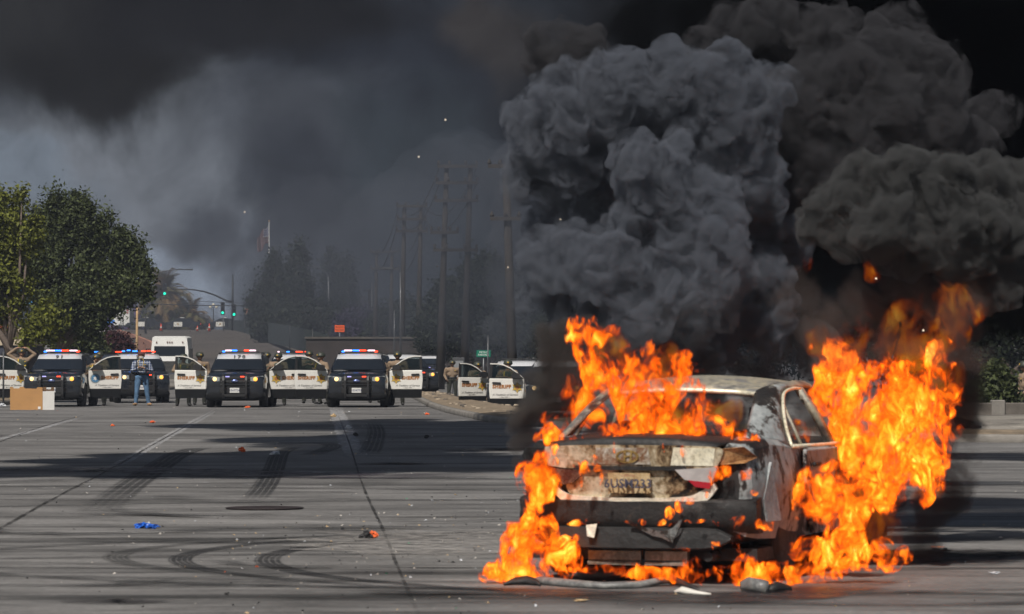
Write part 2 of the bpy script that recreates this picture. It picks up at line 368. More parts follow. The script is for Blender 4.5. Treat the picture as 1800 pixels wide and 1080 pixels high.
ribbon('lane_line_paint', [G(-40, 782), G(20, 767), G(60, 757), G(150, 732)], 0.2, M_paint, wob=0.3)
ribbon('joint_line', [G(-60, 800), G(70, 752), G(160, 727)], 0.05, M_joint, 0.008, wob=0.6)
for y0, x0, x1 in ((34.0, -6, 9), (38.6, -8, 8), (43.2, -8, 9), (55.5, -12, 4), (64, -12, 4), (78, -14, 3), (96, -15, -1), (29.2, -5, 8)):
    ribbon('joint_line', [(x0, y0), ((x0 + x1) / 2, y0 + 0.05), (x1, y0 - 0.05)], 0.10, M_joint, 0.006, wob=0.5)
ribbon('tyre_mark', [G(362, 787), G(338, 791), G(310, 801), G(282, 819), G(235, 850), G(150, 915)], 0.5, M_skid)
ribbon('tyre_mark', [G(527, 786), G(508, 789), G(492, 799), G(480, 830), G(462, 860), G(440, 884)], 0.36, M_skid)
ribbon('tyre_mark', [G(655, 742), G(662, 760), G(655, 785), G(645, 800)], 0.45, M_skid2)
ribbon('tyre_mark', [G(560, 778), G(585, 784), G(570, 792), G(540, 802)], 0.4, M_skid2)
def arc(cx, cy, r, a0, a1, ry=None, n=16): ry = ry or r; return [(cx + r * math.cos(R(a0 + (a1 - a0) * k / n)), cy + ry * math.sin(R(a0 + (a1 - a0) * k / n))) for k in range(n + 1)]
ribbon('tyre_mark', arc(2.2, 30.8, 4.15, 95, 262, 5.2), 0.24, M_skid, n=120)
ribbon('tyre_mark', arc(1.9, 30.9, 4.55, 100, 255, 5.0), 0.22, M_skid, 0.005, n=120)
ribbon('tyre_mark', arc(2.0, 31.2, 5.2, 88, 250, 4.6), 0.24, M_skid2, 0.006, n=120)
ribbon('tyre_mark', arc(1.6, 30.6, 6.3, 80, 280, 4.3), 0.3, M_skid2, 0.007, n=120)
for (x0, y0, x1, y1, wd, mm) in ((-6, 33.5, 3, 31.8, .35, M_skid2), (-5, 30.2, 1, 31.2, .3, M_skid2), (-4, 27.0, 2, 25.6, .3, M_skid), (-4.5, 28.2, 5, 25.2, .3, M_skid2), (-3.5, 25.6, 3, 24.6, .35, M_skid2), (1.5, 25.6, 6, 26.6, .3, M_skid2), (2, 30, 8, 33, .4, M_skid2), (-8, 40, 2, 44, .4, M_skid2), (-9, 48, 1, 46, .5, M_skid2), (3, 36, 9, 35, .5, M_skid2), (2.4, 24.6, 7, 25.4, .3, M_skid), (-9, 52, 2, 50, .5, M_skid2)):
    ribbon('tyre_mark', [(x0, y0), ((x0 + x1) / 2, (y0 + y1) / 2 + 0.5), (x1, y1)], wd, mm, 0.009, 60)
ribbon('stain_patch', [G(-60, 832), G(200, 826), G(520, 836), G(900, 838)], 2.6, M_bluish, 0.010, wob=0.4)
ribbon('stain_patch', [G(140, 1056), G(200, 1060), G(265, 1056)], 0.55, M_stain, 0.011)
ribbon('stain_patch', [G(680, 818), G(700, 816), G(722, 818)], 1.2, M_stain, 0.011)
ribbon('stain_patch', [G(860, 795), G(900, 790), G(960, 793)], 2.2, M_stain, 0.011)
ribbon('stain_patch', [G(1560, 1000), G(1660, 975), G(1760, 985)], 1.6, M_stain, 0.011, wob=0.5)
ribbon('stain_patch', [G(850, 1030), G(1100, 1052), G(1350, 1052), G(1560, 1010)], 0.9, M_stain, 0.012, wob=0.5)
ribbon('stain_patch', [G(740, 930), G(800, 955), G(850, 985)], 2.4, mark_mat('scattered ash', (0.5, 0.47, 0.44), 'paint', 0.5), 0.012, wob=0.6)
for px, py, L in ((150, 848, 40), (300, 842, 60), (440, 853, 30), (560, 832, 30), (680, 832, 40), (545, 858, 60), (355, 850, 30), (90, 860, 40), (820, 842, 40), (1700, 940, 40), (250, 815, 30)):
    ribbon('paint_scuff', [G(px - L / 2, py), G(px + L / 2, py)], 0.10, M_paint, 0.013, wob=0.6)
rsd = random.Random(12); M_smear_shade = mark_mat('smear and painted shade', (0.025, 0.025, 0.026), 'stain', 0.6, 0.6)
for i in range(26):  # dark rubber streaks; those at left also paint in soft shadow patches
    px, py = rsd.uniform(-100, 1100), rsd.choice([rsd.uniform(985, 1075), rsd.uniform(850, 905), rsd.uniform(905, 990)]); L = rsd.uniform(150, 520); dy = rsd.uniform(-14, 14)
    ribbon('smear_and_shade', [G(px, py), G(px + L / 2, py + dy * .6 + rsd.uniform(-5, 5)), G(px + L, py + dy)], rsd.uniform(.12, .55), M_smear_shade, .0135 + i * .0004, wob=.6)
mc = MB(); x, y = G(465, 895); mc.lathe([(0.01, 0.0), (0.40, 0.0), (0.42, 0.012), (0.40, 0.016), (0.36, 0.012), (0.01, 0.014)], 32); 
tag(mc.build('manhole_cover', mat('cast iron', (0.035, 0.026, 0.026), 0.6, 0.3, vary=0.3), loc=(x, y, 0.003)), 'round dark iron manhole cover set in the concrete road', 'manhole cover')

# ---------------------------------------------------------------- trees
def leaf_mat(name, c, var=0.5, rough=0.55):
    m = bpy.data.materials.new(name); t = NT(nodes_of(m))
    at = t.n('ShaderNodeAttribute', attribute_name='tint').outputs['Fac']
    cc = t.mix(1.0, c, t.ramp(at, [(0.0, 1 - var), (0.8, 1 + var * 0.4), (1.0, 1 + var * 1.2)]), 'MULTIPLY')
    b = t.n('ShaderNodeBsdfPrincipled', {'Base Color': cc, 'Roughness': rough, 'Specular IOR Level': 0.12})
    tr = t.n('ShaderNodeBsdfTranslucent', {'Color': cc}); mx_ = t.n('ShaderNodeMixShader', {0: 0.25, 1: b.outputs[0], 2: tr.outputs[0]})
    t.link(mx_.outputs[0], t.n('ShaderNodeOutputMaterial').inputs[0]); return m
def leaves(name, pts, nrm_, size, m, parent, rs, elong=1.6):
    """one small bent face per point"""
    n = len(pts); a = rs.normal(size=(n, 3)); a /= np.linalg.norm(a, axis=1)[:, None]
    nn = nrm_ * 0.7 + a; nn /= np.linalg.norm(nn, axis=1)[:, None]
    b = np.cross(nn, rs.normal(size=(n, 3))); b /= np.linalg.norm(b, axis=1)[:, None]; c_ = np.cross(nn, b)
    s_ = size * rs.uniform(0.6, 1.4, n)[:, None]
    V = np.stack([pts - b * s_ * elong * 0.5, pts + c_ * s_ * 0.4 + nn * s_ * 0.15, pts + b * s_ * elong * 0.5, pts - c_ * s_ * 0.4 + nn * s_ * 0.15], 1).reshape(-1, 3)
    me = bpy.data.meshes.new(name); me.vertices.add(4 * n); me.vertices.foreach_set('co', V.ravel()); me.loops.add(4 * n); me.loops.foreach_set('vertex_index', np.arange(4 * n))
    me.polygons.add(n); me.polygons.foreach_set('loop_start', np.arange(0, 4 * n, 4)); me.update(calc_edges=True)
    at = me.attributes.new('tint', 'FLOAT', 'FACE'); at.data.foreach_set('value', np.clip(rs.beta(2, 2.6, n), 0, 1))
    me.materials.append(m); o = bpy.data.objects.new(name, me); col.objects.link(o); o.parent = parent; return o
def crown_points(lumps, n, rs, twigs=14, tw=0.28):
    """leaf places gathered in clumps over the lumps, thinning outwards"""
    P_ = []; N_ = []; vol = np.array([l[1][0] * l[1][2] for l in lumps]); cnt = (vol / vol.sum() * n).astype(int)
    for (c0, r0), k in zip(lumps, cnt):
        nt = max(6, k // twigs); d = rs.normal(size=(nt, 3)); d /= np.linalg.norm(d, axis=1)[:, None]; rad = np.minimum(rs.uniform(0.45, 1.0, nt) ** 0.5 * (1 + 0.14 * rs.normal(size=nt)), 1.13)
        cen = np.array(c0) + d * rad[:, None] * np.array(r0); idx = rs.randint(0, nt, k)
        sp = tw * rs.uniform(0.5, 1.5, nt)[idx][:, None]; p = cen[idx] + rs.normal(size=(k, 3)) * sp * np.array([0.6, 0.6, 0.9]); P_.append(p); N_.append(d[idx] + np.array([0, 0, 0.4]))
    return np.concatenate(P_), np.concatenate(N_)
M_bark = mat('bark', (0.11, 0.085, 0.07), 0.9, vary=0.4, vscale=4, bump=0.8, bscale=12)
def tree(name, label, lumps_px, d, n, leaf, m, trunk_px, tr=0.22, group=None, seed=1, depth=0.8, tw=0.28, cat='tree', twigs=14):
    k = F / d; rs = np.random.RandomState(seed)
    base = P(trunk_px[0], trunk_px[1], d); bz = ground_z(base.x, base.y); root = empty(name, (base.x, base.y, bz), 0, label, cat, group)
    lumps = [((P(px, py, d + rs.uniform(-0.6, 0.6) * r / k) - root.location)[:], (r / k, r / k * depth, (ry if ry else r) / k)) for px, py, r, ry in lumps_px]
    pts, nn = crown_points(lumps, n, rs, twigs, tw); leaves('crown', pts, nn, leaf, m, root, rs)
    t = MB(); top = Vector(max(lumps, key=lambda l: l[1][0])[0])
    t.tube([(0, 0, -0.1), (0.03, 0.05, top.z * 0.35), (top.x * 0.5, 0, top.z * 0.65), (top.x, top.y, top.z)], [tr, tr * 0.8, tr * 0.6, tr * 0.3], 8)
    for c0, r0 in lumps[:10]:
        c0 = Vector(c0); t.tube([(top.x * 0.2, 0, top.z * 0.4), (c0.x * 0.55, c0.y * 0.5, (c0.z + top.z * 0.4) / 2), c0[:]], [tr * 0.5, tr * 0.35, tr * 0.12], 6)
    t.build('trunk', M_bark, root); return root
M_leafA = leaf_mat('sunlit leaves', (0.15, 0.165, 0.03), 0.6); M_leafB = leaf_mat('ficus leaves', (0.078, 0.096, 0.040), 0.75); M_leafD = leaf_mat('dark leaves', (0.025, 0.033, 0.02), 0.5)
tree('ficus_tree', 'huge round ficus tree behind the left police cars', [(120, 480, 58, 66), (98, 398, 26, 34), (134, 388, 25, 34), (165, 418, 24, 28), (188, 452, 27, 32), (214, 488, 28, 26), (240, 512, 22, 18), (190, 528, 36, 28), (160, 562, 28, 30), (70, 455, 46, 54), (145, 530, 42, 44), (95, 545, 42, 38), (131, 352, 9, 13), (97, 354, 9, 13), (113, 362, 9, 10), (150, 365, 10, 10), (160, 375, 12, 12), (183, 398, 12, 14), (192, 382, 6, 7), (218, 415, 10, 14), (205, 425, 12, 14), (224, 440, 16, 22), (244, 455, 11, 18), (252, 485, 12, 14), (258, 512, 9, 12), (75, 385, 16, 18), (247, 440, 6, 8)], 150, 70000, 0.10, M_leafB, (104, 640), 0.2, seed=3, tw=0.23, twigs=95)
tree('ficus_tree', 'yellow-green leafy tree cut by the left edge of the frame', [(10, 430, 42, 60), (50, 410, 24, 34), (-20, 400, 60, 70), (10, 510, 45, 50), (70, 575, 32, 22), (45, 590, 18, 14), (-40, 500, 70, 80), (95, 560, 26, 22), (38, 352, 8, 14)], 138, 34000, 0.105, M_leafA, (30, 650), 0.16, seed=4, tw=0.22, twigs=80)
tree('leaning_tree', 'small tree with pinkish bark between the left police cars', [(125, 600, 30, 22), (150, 605, 26, 22), (112, 590, 26, 14)], 158, 5000, 0.13, M_leafB, (104, 640), 0.16, seed=5, tw=0.2)
M_red = leaf_mat('reddish leaves', (0.07, 0.03, 0.035), 0.5); M_purple = leaf_mat('purple blossom', (0.16, 0.12, 0.30), 0.4)
tree('shrub', 'green shrub behind the roof lights of the second police car', [(140, 612, 26, 20), (165, 618, 22, 24), (120, 625, 22, 18), (180, 640, 20, 16), (150, 640, 24, 14)], 175, 11000, 0.1, M_leafB, (150, 655), 0.06, seed=6, tw=0.2, cat='shrub')
tree('shrub', 'dark red-leaved shrub left of the tall wooden post', [(205, 610, 22, 24), (222, 622, 16, 18), (190, 600, 14, 12), (210, 640, 24, 16)], 180, 11000, 0.09, M_red, (208, 652), 0.06, seed=7, tw=0.2, cat='shrub')
tree('jacaranda_tree', 'purple flowering jacaranda tree behind the white rescue truck', [(215, 560, 24, 14), (245, 563, 20, 16), (195, 552, 12, 8), (260, 570, 10, 8)], 560, 11000, 0.28, M_purple, (235, 585), 0.25, seed=8, tw=0.7)
tree('broadleaf_tree', 'grey-green bushy tree under the tall palm', [(275, 552, 22, 22), (300, 558, 22, 20), (320, 562, 22, 16)], 540, 13000, 0.26, M_leafB, (290, 582), 0.3, seed=9, tw=0.7)
def spire(x, top, base, w): n = 10; return [(x + random.uniform(-3, 3), top + (base - top) * (i + 0.5) / n, w * (0.10 + 0.9 * ((i + 0.5) / n) ** 0.9) * random.uniform(.85, 1.15), (base - top) / n * 0.75) for i in range(n)]
tree('conifer_tree', 'dark pointed conifer at the left of the conifer row, by the flagpole', spire(481, 450, 585, 36) + [(458, 545, 20, 30)], 430, 22000, 0.24, M_leafD, (481, 592), 0.3, 'dark conifers on the skyline', 11, tw=0.6)
tree('conifer_tree', 'tallest dark conifer of the row on the skyline', spire(524, 436, 585, 40), 425, 24000, 0.24, M_leafD, (524, 592), 0.3, 'dark conifers on the skyline', 12, tw=0.6)
tree('conifer_tree', 'slim dark conifer third from the left in the skyline row', spire(583, 447, 585, 24), 435, 16000, 0.24, M_leafD, (583, 592), 0.3, 'dark conifers on the skyline', 13, tw=0.6)
tree('conifer_tree', 'smallest dark conifer at the right end of the skyline row', spire(609, 463, 585, 20), 432, 13000, 0.24, M_leafD, (609, 592), 0.3, 'dark conifers on the skyline', 14, tw=0.6)
tree('broadleaf_tree', 'low dark bushy tree in front of the slim conifers', [(555, 560, 30, 26), (590, 568, 26, 20), (520, 570, 30, 20), (470, 575, 24, 18)], 405, 18000, 0.25, M_leafD, (555, 592), 0.25, seed=15, tw=0.6)
tree('jacaranda_tree', 'dim purple tree right of the orange road sign', [(628, 570, 20, 18), (645, 578, 16, 14), (610, 580, 18, 12)], 400, 9000, 0.24, leaf_mat('dull purple blossom', (0.05, 0.04, 0.08), 0.4), (628, 594), 0.2, seed=16, tw=0.6)
tree('broadleaf_tree', 'low dark tree below the middle pair of power poles', [(680, 570, 24, 20), (715, 560, 26, 26), (735, 575, 24, 22), (660, 582, 18, 12)], 380, 16000, 0.22, M_leafD, (700, 596), 0.25, seed=17, tw=0.55)
tree('broadleaf_tree', 'massive dark tree beside the tallest pair of power poles', [(845, 505, 46, 44), (800, 545, 50, 46), (880, 530, 46, 50), (770, 585, 36, 34), (900, 590, 60, 40), (830, 590, 60, 40), (860, 468, 22, 16), (930, 540, 40, 50), (760, 610, 20, 20)], 270, 60000, 0.17, M_leafD, (850, 640), 0.4, seed=18, tw=0.45)
tree('shrub', 'green shrub in the planter at the right edge', [(1738, 690, 26, 24), (1765, 700, 24, 20), (1720, 705, 22, 18), (1745, 660, 18, 14), (1770, 675, 14, 12), (1700, 700, 18, 18)], 86, 7000, 0.075, M_leafB, (1742, 735), 0.04, seed=19, tw=0.12, cat='shrub')
# palms
def palm(label, px, top, d, fr, n, seed, trunk_r=0.35):
    rs = np.random.RandomState(seed); b = P(px, top, d); bz = ground_z(b.x, b.y); root = empty('palm_tree', (b.x, b.y, bz), 0, label, 'palm tree', 'palm trees by the junction'); h = b.z - bz
    t = MB(); t.tube([(0, 0, 0), (0.1, 0, h * 0.5), (0, 0, h)], [trunk_r, trunk_r * 0.8, trunk_r * 0.9], 10); t.build('trunk', M_bark, root)
    c_ = MB()
    for k in range(n):
        az = rs.uniform(0, 2 * math.pi); el = rs.uniform(-0.55, 1.45); L = fr * rs.uniform(0.8, 1.1); p = Vector((0, 0, h)); dv = Vector((math.cos(az) * math.cos(el), math.sin(az) * math.cos(el), math.sin(el))); mi = int(rs.rand() > 0.6); pts = [p.copy()]
        for i in range(7): dv = (dv + Vector((0, 0, -0.15 - 0.02 * i))).normalized(); p = p + dv * L / 7; pts.append(p.copy())
        side = Vector((-math.sin(az), math.cos(az), 0))
        for i in range(7):
            for s_ in (-1, 1):
                for q in range(4):
                    a = pts[i].lerp(pts[i + 1], q / 4); bq = pts[i].lerp(pts[i + 1], q / 4 + 0.24); ll = fr * 0.2 * (1.1 - abs(i - 3) * 0.13); tip = a + side * s_ * ll + (pts[i + 1] - pts[i]) * 0.8 + Vector((0, 0, -0.25 * ll)); c_.add([a, bq, tip], [[0, 1, 2]], mi)
    c_.build('crown', [leaf_mat('palm frond', (0.20, 0.18, 0.08), 0.3), leaf_mat('dry frond', (0.30, 0.20, 0.09), 0.3)], root, recalc=False); return root
palm('tall date palm right of the big ficus tree', 286, 520, 520, 4.3, 110, 1)
palm('short spreading palm in front of the bushy tree', 338, 560, 520, 3.4, 70, 2, 0.3)
# ---------------------------------------------------------------- street furniture and far buildings
M_wood = mat('weathered wood pole', (0.036, 0.031, 0.028), 0.9, vary=0.3); M_wood2 = mat('pale wood pole', (0.36, 0.24, 0.13), 0.85, vary=0.3)
M_steel = mat('galvanised steel', (0.10, 0.104, 0.11), 0.45, 0.6, vary=0.15); M_dark = mat('dark metal', (0.02, 0.022, 0.024), 0.5, 0.3)
M_black = mat('black plastic', (0.012, 0.012, 0.013), 0.55); M_white = mat('white paint', (0.72, 0.72, 0.70), 0.4, vary=0.06)
M_wire = mat('black cable', (0.012, 0.012, 0.014), 0.6)
def anchor(name, px, py, d, label, cat, group=None):
    p = P(px, py, d); z = ground_z(p.x, p.y); return empty(name, (p.x, p.y, z), 0, label, cat, group)
def rel(root, px, py, d): return P(px, py, d) - root.location
def hframe(x1t, x1b, x2t, x2b, top, bot, arms, d, label):
    r = anchor('power_pole', (x1b + x2b) / 2, bot, d, label, 'power pole', 'twin-pole power line frames'); k = d / F
    for xt, xb in ((x1t, x1b), (x2t, x2b)):
        a, b = rel(r, xt, top, d), rel(r, xb, bot, d); b.z = min(b.z, 0); MB().tube([b, a.lerp(b, 0.5), a], [0.24 * 1.25, 0.19, 0.14], 10).build('pole', M_wood, r)
    for y, xa, xb in arms:
        m = MB(); a, b = rel(r, xa, y, d), rel(r, xb, y + 1.5, d); m.box(a.x, b.x, -0.36, -0.22, a.z - 0.09, a.z + 0.09)
        for q in (0.03, 0.3, 0.7, 0.97): p = a.lerp(b, q); m.lathe([(0.05, 0.09), (0.11, 0.16), (0.06, 0.2), (0.11, 0.26), (0.04, 0.34)], 8, 0, Matrix.Translation((p.x, -0.29, a.z)))
        m.build('crossarm', M_wood, r)
    return r
hframe(785, 773, 827, 815, 292, 628, [(293, 769, 840), (322, 766, 841), (353, 764, 841), (409, 757, 806), (440, 762, 840)], 230, 'tallest twin-pole power frame, standing beside the massive dark tree')
hframe(711, 705, 740, 734, 363, 600, [(363, 697, 751), (386, 698, 750), (407, 696, 752)], 300, 'middle-sized twin-pole power frame on the smoky skyline')
hframe(662, 659, 689, 687, 442, 596, [(443, 650, 702), (473, 651, 703)], 370, 'smallest of the twin-pole power frames, nearest the conifers')
def spole(px_t, px_b, top, bot, d, rr, m, name, label, cat, arms=(), group=None):
    r = anchor(name, px_b, bot, d, label, cat, group); a = rel(r, px_t, top, d); MB().tube([(0, 0, -0.05), a * 0.5, a], [rr * 1.2, rr, rr * 0.85], 10).build('pole', m, r)
    for y, xa, xb in arms:
        q = MB(); u, v = rel(r, xa, y, d), rel(r, xb, y, d); q.box(u.x, v.x, -rr - 0.16, -rr - 0.03, u.z - 0.07, u.z + 0.07)
        for s_ in (0.05, 0.5, 0.95): p = u.lerp(v, s_); q.lathe([(0.05, 0.07), (0.1, 0.13), (0.05, 0.2), (0.03, 0.28)], 8, 0, Matrix.Translation((p.x, -rr - 0.1, u.z)))
        q.build('crossarm', m, r)
    return r
spole(889, 903, 292, 650, 150, 0.17, M_wood, 'power_pole', 'thick dark wooden pole half hidden by the edge of the smoke plume', 'power pole', [(293, 858, 900), (385, 862, 915)])
spole(649, 649, 508, 592, 420, 0.16, M_wood, 'power_pole', 'short dark pole just left of the smallest twin-pole frame', 'power pole', [(512, 640, 652)])
spole(654, 654, 496, 592, 400, 0.12, M_steel, 'power_pole', 'thin pale pole against the smallest twin-pole frame', 'pole')
spole(632, 631, 520, 590, 450, 0.14, M_wood, 'power_pole', 'short dark pole with three crossarms right of the conifers', 'power pole', [(524, 622, 642), (531, 620, 645), (538, 624, 640)])
spole(241, 240, 540, 640, 200, 0.07, M_wood2, 'wooden_post', 'tall pale wooden post left of the white truck', 'post')
spole(177, 176, 572, 640, 175, 0.04, M_white, 'metal_post', 'slim white metal post in front of the green shrub', 'post')
spole(92, 92, 556, 650, 158, 0.11, mat('blue paint', (0.02, 0.045, 0.16), 0.5), 'blue_post', 'thick dark blue post beside the pinkish tree trunk', 'post')
spole(6, 6, 618, 700, 126, 0.03, M_steel, 'metal_post', 'thin grey metal post at the left edge by the open car door', 'post')
spole(858, 857, 590, 650, 165, 0.035, M_steel, 'metal_post', 'thin light steel post left of the green road sign', 'post')
# street lamps
def lamp(px, bot, d, pts, label, head=True, rr=0.11):
    r = anchor('street_lamp', px, bot, d, label, 'street lamp'); a = rel(r, *pts[0], d); MB().tube([(0, 0, -0.05), (0, 0, a.z * 0.5), a], [rr * 1.2, rr, rr * 0.8], 10).build('pole', M_steel, r)
    pp = [rel(r, x, y, d) for x, y in pts]; MB().tube(pp, rr * 0.5, 8).build('arm', M_steel, r)
    if head:
        e = pp[-1]; s_ = 1 if pp[-1].x > pp[0].x else -1
        MB().box(e.x - (0 if s_ > 0 else 0.9), e.x + (0.9 if s_ > 0 else 0), -0.18, 0.18, e.z - 0.1, e.z + 0.08, bev=0.03).build('lamp_head', M_steel, r)
    return r
lamp(256, 585, 450, [(257, 492), (263, 485), (280, 478), (300, 474.5), (326, 474)], 'street lamp arching out from behind the ficus tree above the palm')
lamp(578, 590, 430, [(577, 486), (572, 478), (560, 471), (545, 468), (520, 467)], 'dim street lamp arching left over the dark conifers')
lamp(704, 625, 280, [(704, 478), (700, 474), (692, 472)], 'slim steel street lamp between the middle and smallest power frames', rr=0.07)
spole(693, 693, 545, 625, 275, 0.05, M_steel, 'metal_post', 'slim steel post beside the brown retaining wall', 'post')
lamp(196, 585, 500, [(197, 552), (205, 549), (225, 547), (255, 547)], 'white mast arm lamp in front of the purple tree', rr=0.08)
r = anchor('globe_lamp', 375, 585, 500, 'pale three-globe street lamp right of the short palm', 'street lamp'); a = rel(r, 375, 540, 500); MB().tube([(0, 0, 0), a], 0.06, 8).build('pole', M_dark, r)
for dx, dz in ((0, 0.3), (-0.4, 0), (0.4, 0)): MB().ball((a.x + dx, 0, a.z + dz), 0.2).build('globe', mat('frosted globe', (0.7, 0.66, 0.55), 0.3), r)
# traffic signals
M_green = mat('green signal light', (0.0, 0.5, 0.35), 0.4, emit=(0.0, 1.0, 0.62), es=2.2); M_lensoff = mat('unlit lens', (0.03, 0.012, 0.01), 0.3)
def signal_head(root, p, k=1.0):
    h = MB().box(-0.24 * k, 0.24 * k, -0.16, 0.16, -0.78 * k, 0.78 * k, 0, Matrix.Translation(p), bev=0.04).build('signal_head', M_black, root)
    for i, mm in enumerate((M_lensoff, M_lensoff, M_green)):
        z = p.z + (0.5 - 0.5 * i) * k; MB().lathe([(0.01, -0.02), (0.17 * k, 0.0), (0.17 * k, 0.03), (0.01, 0.03)], 16, 0, Matrix.Translation((p.x, p.y - 0.18, z)), axis='Y').build('lens', mm, h)
        v = MB(); v.loft([[(p.x + 0.2 * k * math.cos(q), p.y + yy, z + 0.2 * k * math.sin(q)) for q in [R(-20 + 220 * j / 10) for j in range(11)]] for yy in (-0.16, -0.4)], 0, True, False, False); v.build('visor', M_black, h)
D = 480
r = anchor('traffic_signal', 409, 583, D, 'tall signal pole with a long curved mast arm over the junction', 'traffic signal')
a = rel(r, 409, 482, D); MB().tube([(0, 0, 0), (0, 0, a.z * .5), a], [0.17, 0.14, 0.09], 10).build('pole', M_dark, r)
MB().tube([rel(r, x, y, D) for x, y in ((409, 531), (398, 529), (380, 520), (360, 513), (340, 509.5), (320, 508.5), (292, 508))], [0.13, 0.12, 0.11, 0.1, 0.09, 0.07, 0.05], 8).build('arm', M_dark, r)
p = rel(r, 290, 508, D); signal_head(r, Vector((p.x, -0.3, p.z - 0.1))); p = rel(r, 412, 546, D); signal_head(r, Vector((p.x, -0.35, p.z)))
r = anchor('traffic_signal', 393, 585, D - 6, 'short signal on its own thin post left of the tall signal pole', 'traffic signal')
a = rel(r, 392, 558, D - 6); MB().tube([(0, 0, 0), a], 0.07, 8).build('pole', M_steel, r); p = rel(r, 391.5, 543, D - 6); signal_head(r, Vector((p.x, 0, p.z)))
# signs
def signp(px, bot, top, w, h, d, m, label, name='road_sign', text=None, pole=M_steel, tm=None, cat='sign'):
    r = anchor(name, px, bot, d, label, cat); t = rel(r, px, top, d); k = d / F; MB().tube([(0, 0, 0), (0, 0, t.z)], 0.05, 8).build('post', pole, r)
    q = MB().box(-w * k / 2, w * k / 2, -0.09, -0.055, t.z - h * k, t.z, bev=0.008).build('panel', m, r)
    if text: writing('lettering', text[0], text[1] * k, tm, q, (0, -0.095, t.z - h * k / 2), depth=0.002)
    return r
M_signgreen = mat('green road sign', (0.0, 0.16, 0.10), 0.5); M_orange = mat('orange sign', (0.75, 0.10, 0.015), 0.5); M_wl = mat('sign lettering', (0.75, 0.76, 0.74), 0.5)
signp(850, 665, 616, 25, 12, 168, M_signgreen, 'green freeway guide sign above the right-hand police cars', text=('METRO\nPARKING', 4.6), tm=M_wl)
signp(597, 625, 572, 17, 12, 330, M_orange, 'bright orange road work sign in front of the dark trees', text=('ROAD\nWORK', 5), tm=M_black)
signp(436, 583, 542, 11, 11, 470, mat('buff sign', (0.30, 0.22, 0.17), 0.6), 'square roadside sign over a narrow board, left of the conifers', 'road_sign', text=('76', 9), tm=M_orange, pole=M_dark)
signp(68 + 127, 592, 563, 14, 5, 300, mat('blue sign', (0.03, 0.20, 0.62), 0.5), 'small bright blue street name sign under the ficus tree')
signp(234, 640, 594, 14, 9, 215, M_steel, 'grey back of a road sign behind the tall wooden post', 'road_sign')
r = anchor('covered_signal', 582, 640, 300, 'black hooded box on a post above the brown retaining wall', 'signal box'); t = rel(r, 582, 597, 300); k = 300 / F
MB().tube([(0, 0, 0), (0, 0, t.z - 0.2)], 0.06).build('post', M_dark, r); MB().loft([[(-s_ , -0.2, z), (s_, -0.2, z), (s_, 0.2, z), (-s_, 0.2, z)] for s_, z in ((0.26, t.z - 0.95), (0.27, t.z - 0.3), (0.12, t.z))], smooth=False).build('hood', M_black, r)
r = anchor('utility_cabinet', 806, 660, 175, 'tall grey utility box behind the lone standing deputy', 'cabinet'); MB().box(-0.28, 0.28, -0.2, 0.2, 0, 1.9, bev=0.03).build('body', M_steel, r); MB().box(-0.22, 0.22, -0.215, -0.203, 0.15, 1.75).build('door', mat('grey door', (0.2, 0.21, 0.22), 0.6), r)
# flag on its pole
r = anchor('flagpole', 473, 590, 600, 'tall white flagpole with a large drooping striped flag', 'flagpole'); t = rel(r, 473, 390, 600); MB().tube([(0, 0, 0), (0, 0, t.z)], [0.12, 0.06], 8).build('pole', M_white, r); MB().ball((0, 0, t.z + 0.1), 0.16).build('finial', M_wood2, r)
fl = MB(); nu, nv = 26, 13
for i in range(nu):
    for j in range(nv):
        def pt(i, j):
            u, v = i / nu, j / nv; x = -u * 1.75 - 0.1; z = t.z - 0.5 - v * 2.6 - u * 1.9 - 0.25 * math.sin(u * 9 + v * 2); return (x, 0.35 * math.sin(u * 11 + v * 1.5) * (0.3 + u), z)
        canton = i < nu * 0.42 and j < 7; star = canton and (i + j) % 2 == 0 and i % 2 == 0
        fl.add([pt(i, j), pt(i + 1, j), pt(i + 1, j + 1), pt(i, j + 1)], [[0, 1, 2, 3]], 3 if star else 2 if canton else (0 if j % 2 == 0 else 1), True)
fl.build('flag', [mat('flag red', (0.12, 0.02, 0.025), 0.9), mat('flag white', (0.17, 0.17, 0.18), 0.9), mat('flag blue', (0.02, 0.03, 0.15), 0.8), M_white], r, recalc=False)
# wires
def wire(a, b, sag, label, rr=0.03):
    p0, p1 = P(*a), P(*b); o = MB().tube([p0.lerp(p1, i / 16) - Vector((0, 0, sag * 4 * (i / 16) * (1 - i / 16))) for i in range(17)], rr, 5).build('overhead_cable', M_wire); tag(o, label, 'cable', 'overhead cables')
wire((150, 527, 465), (640, 531, 465), 0.6, 'lower black cable crossing the junction behind the signals', 0.06)
wire((640, 531, 465), (1010, 522, 465), 0.6, 'black cable running right from the short three-arm pole', 0.05)
wire((150, 505, 470), (640, 524, 460), 1.2, 'faint cable crossing the palm crowns', 0.03)
for x, (y0, y1, y2) in ((0, (294, 364, 444)), (1, (323, 387, 474))):
    wire((772, y0, 229.7), (700, y1, 299.7), 1.6, ['top', 'second'][x] + ' left power line from the tallest frame to the middle one'); wire((838, y0, 229.7), (748, y1, 299.7), 1.6, ['top', 'second'][x] + ' right power line from the tallest frame to the middle one')
    wire((700, y1, 299.7), (653, y2, 369.7), 1.6, ['top', 'second'][x] + ' left power line from the middle frame to the smallest')
    wire((748, y1, 299.7), (700, y2, 369.7), 1.6, ['top', 'second'][x] + ' right power line from the middle frame to the smallest')
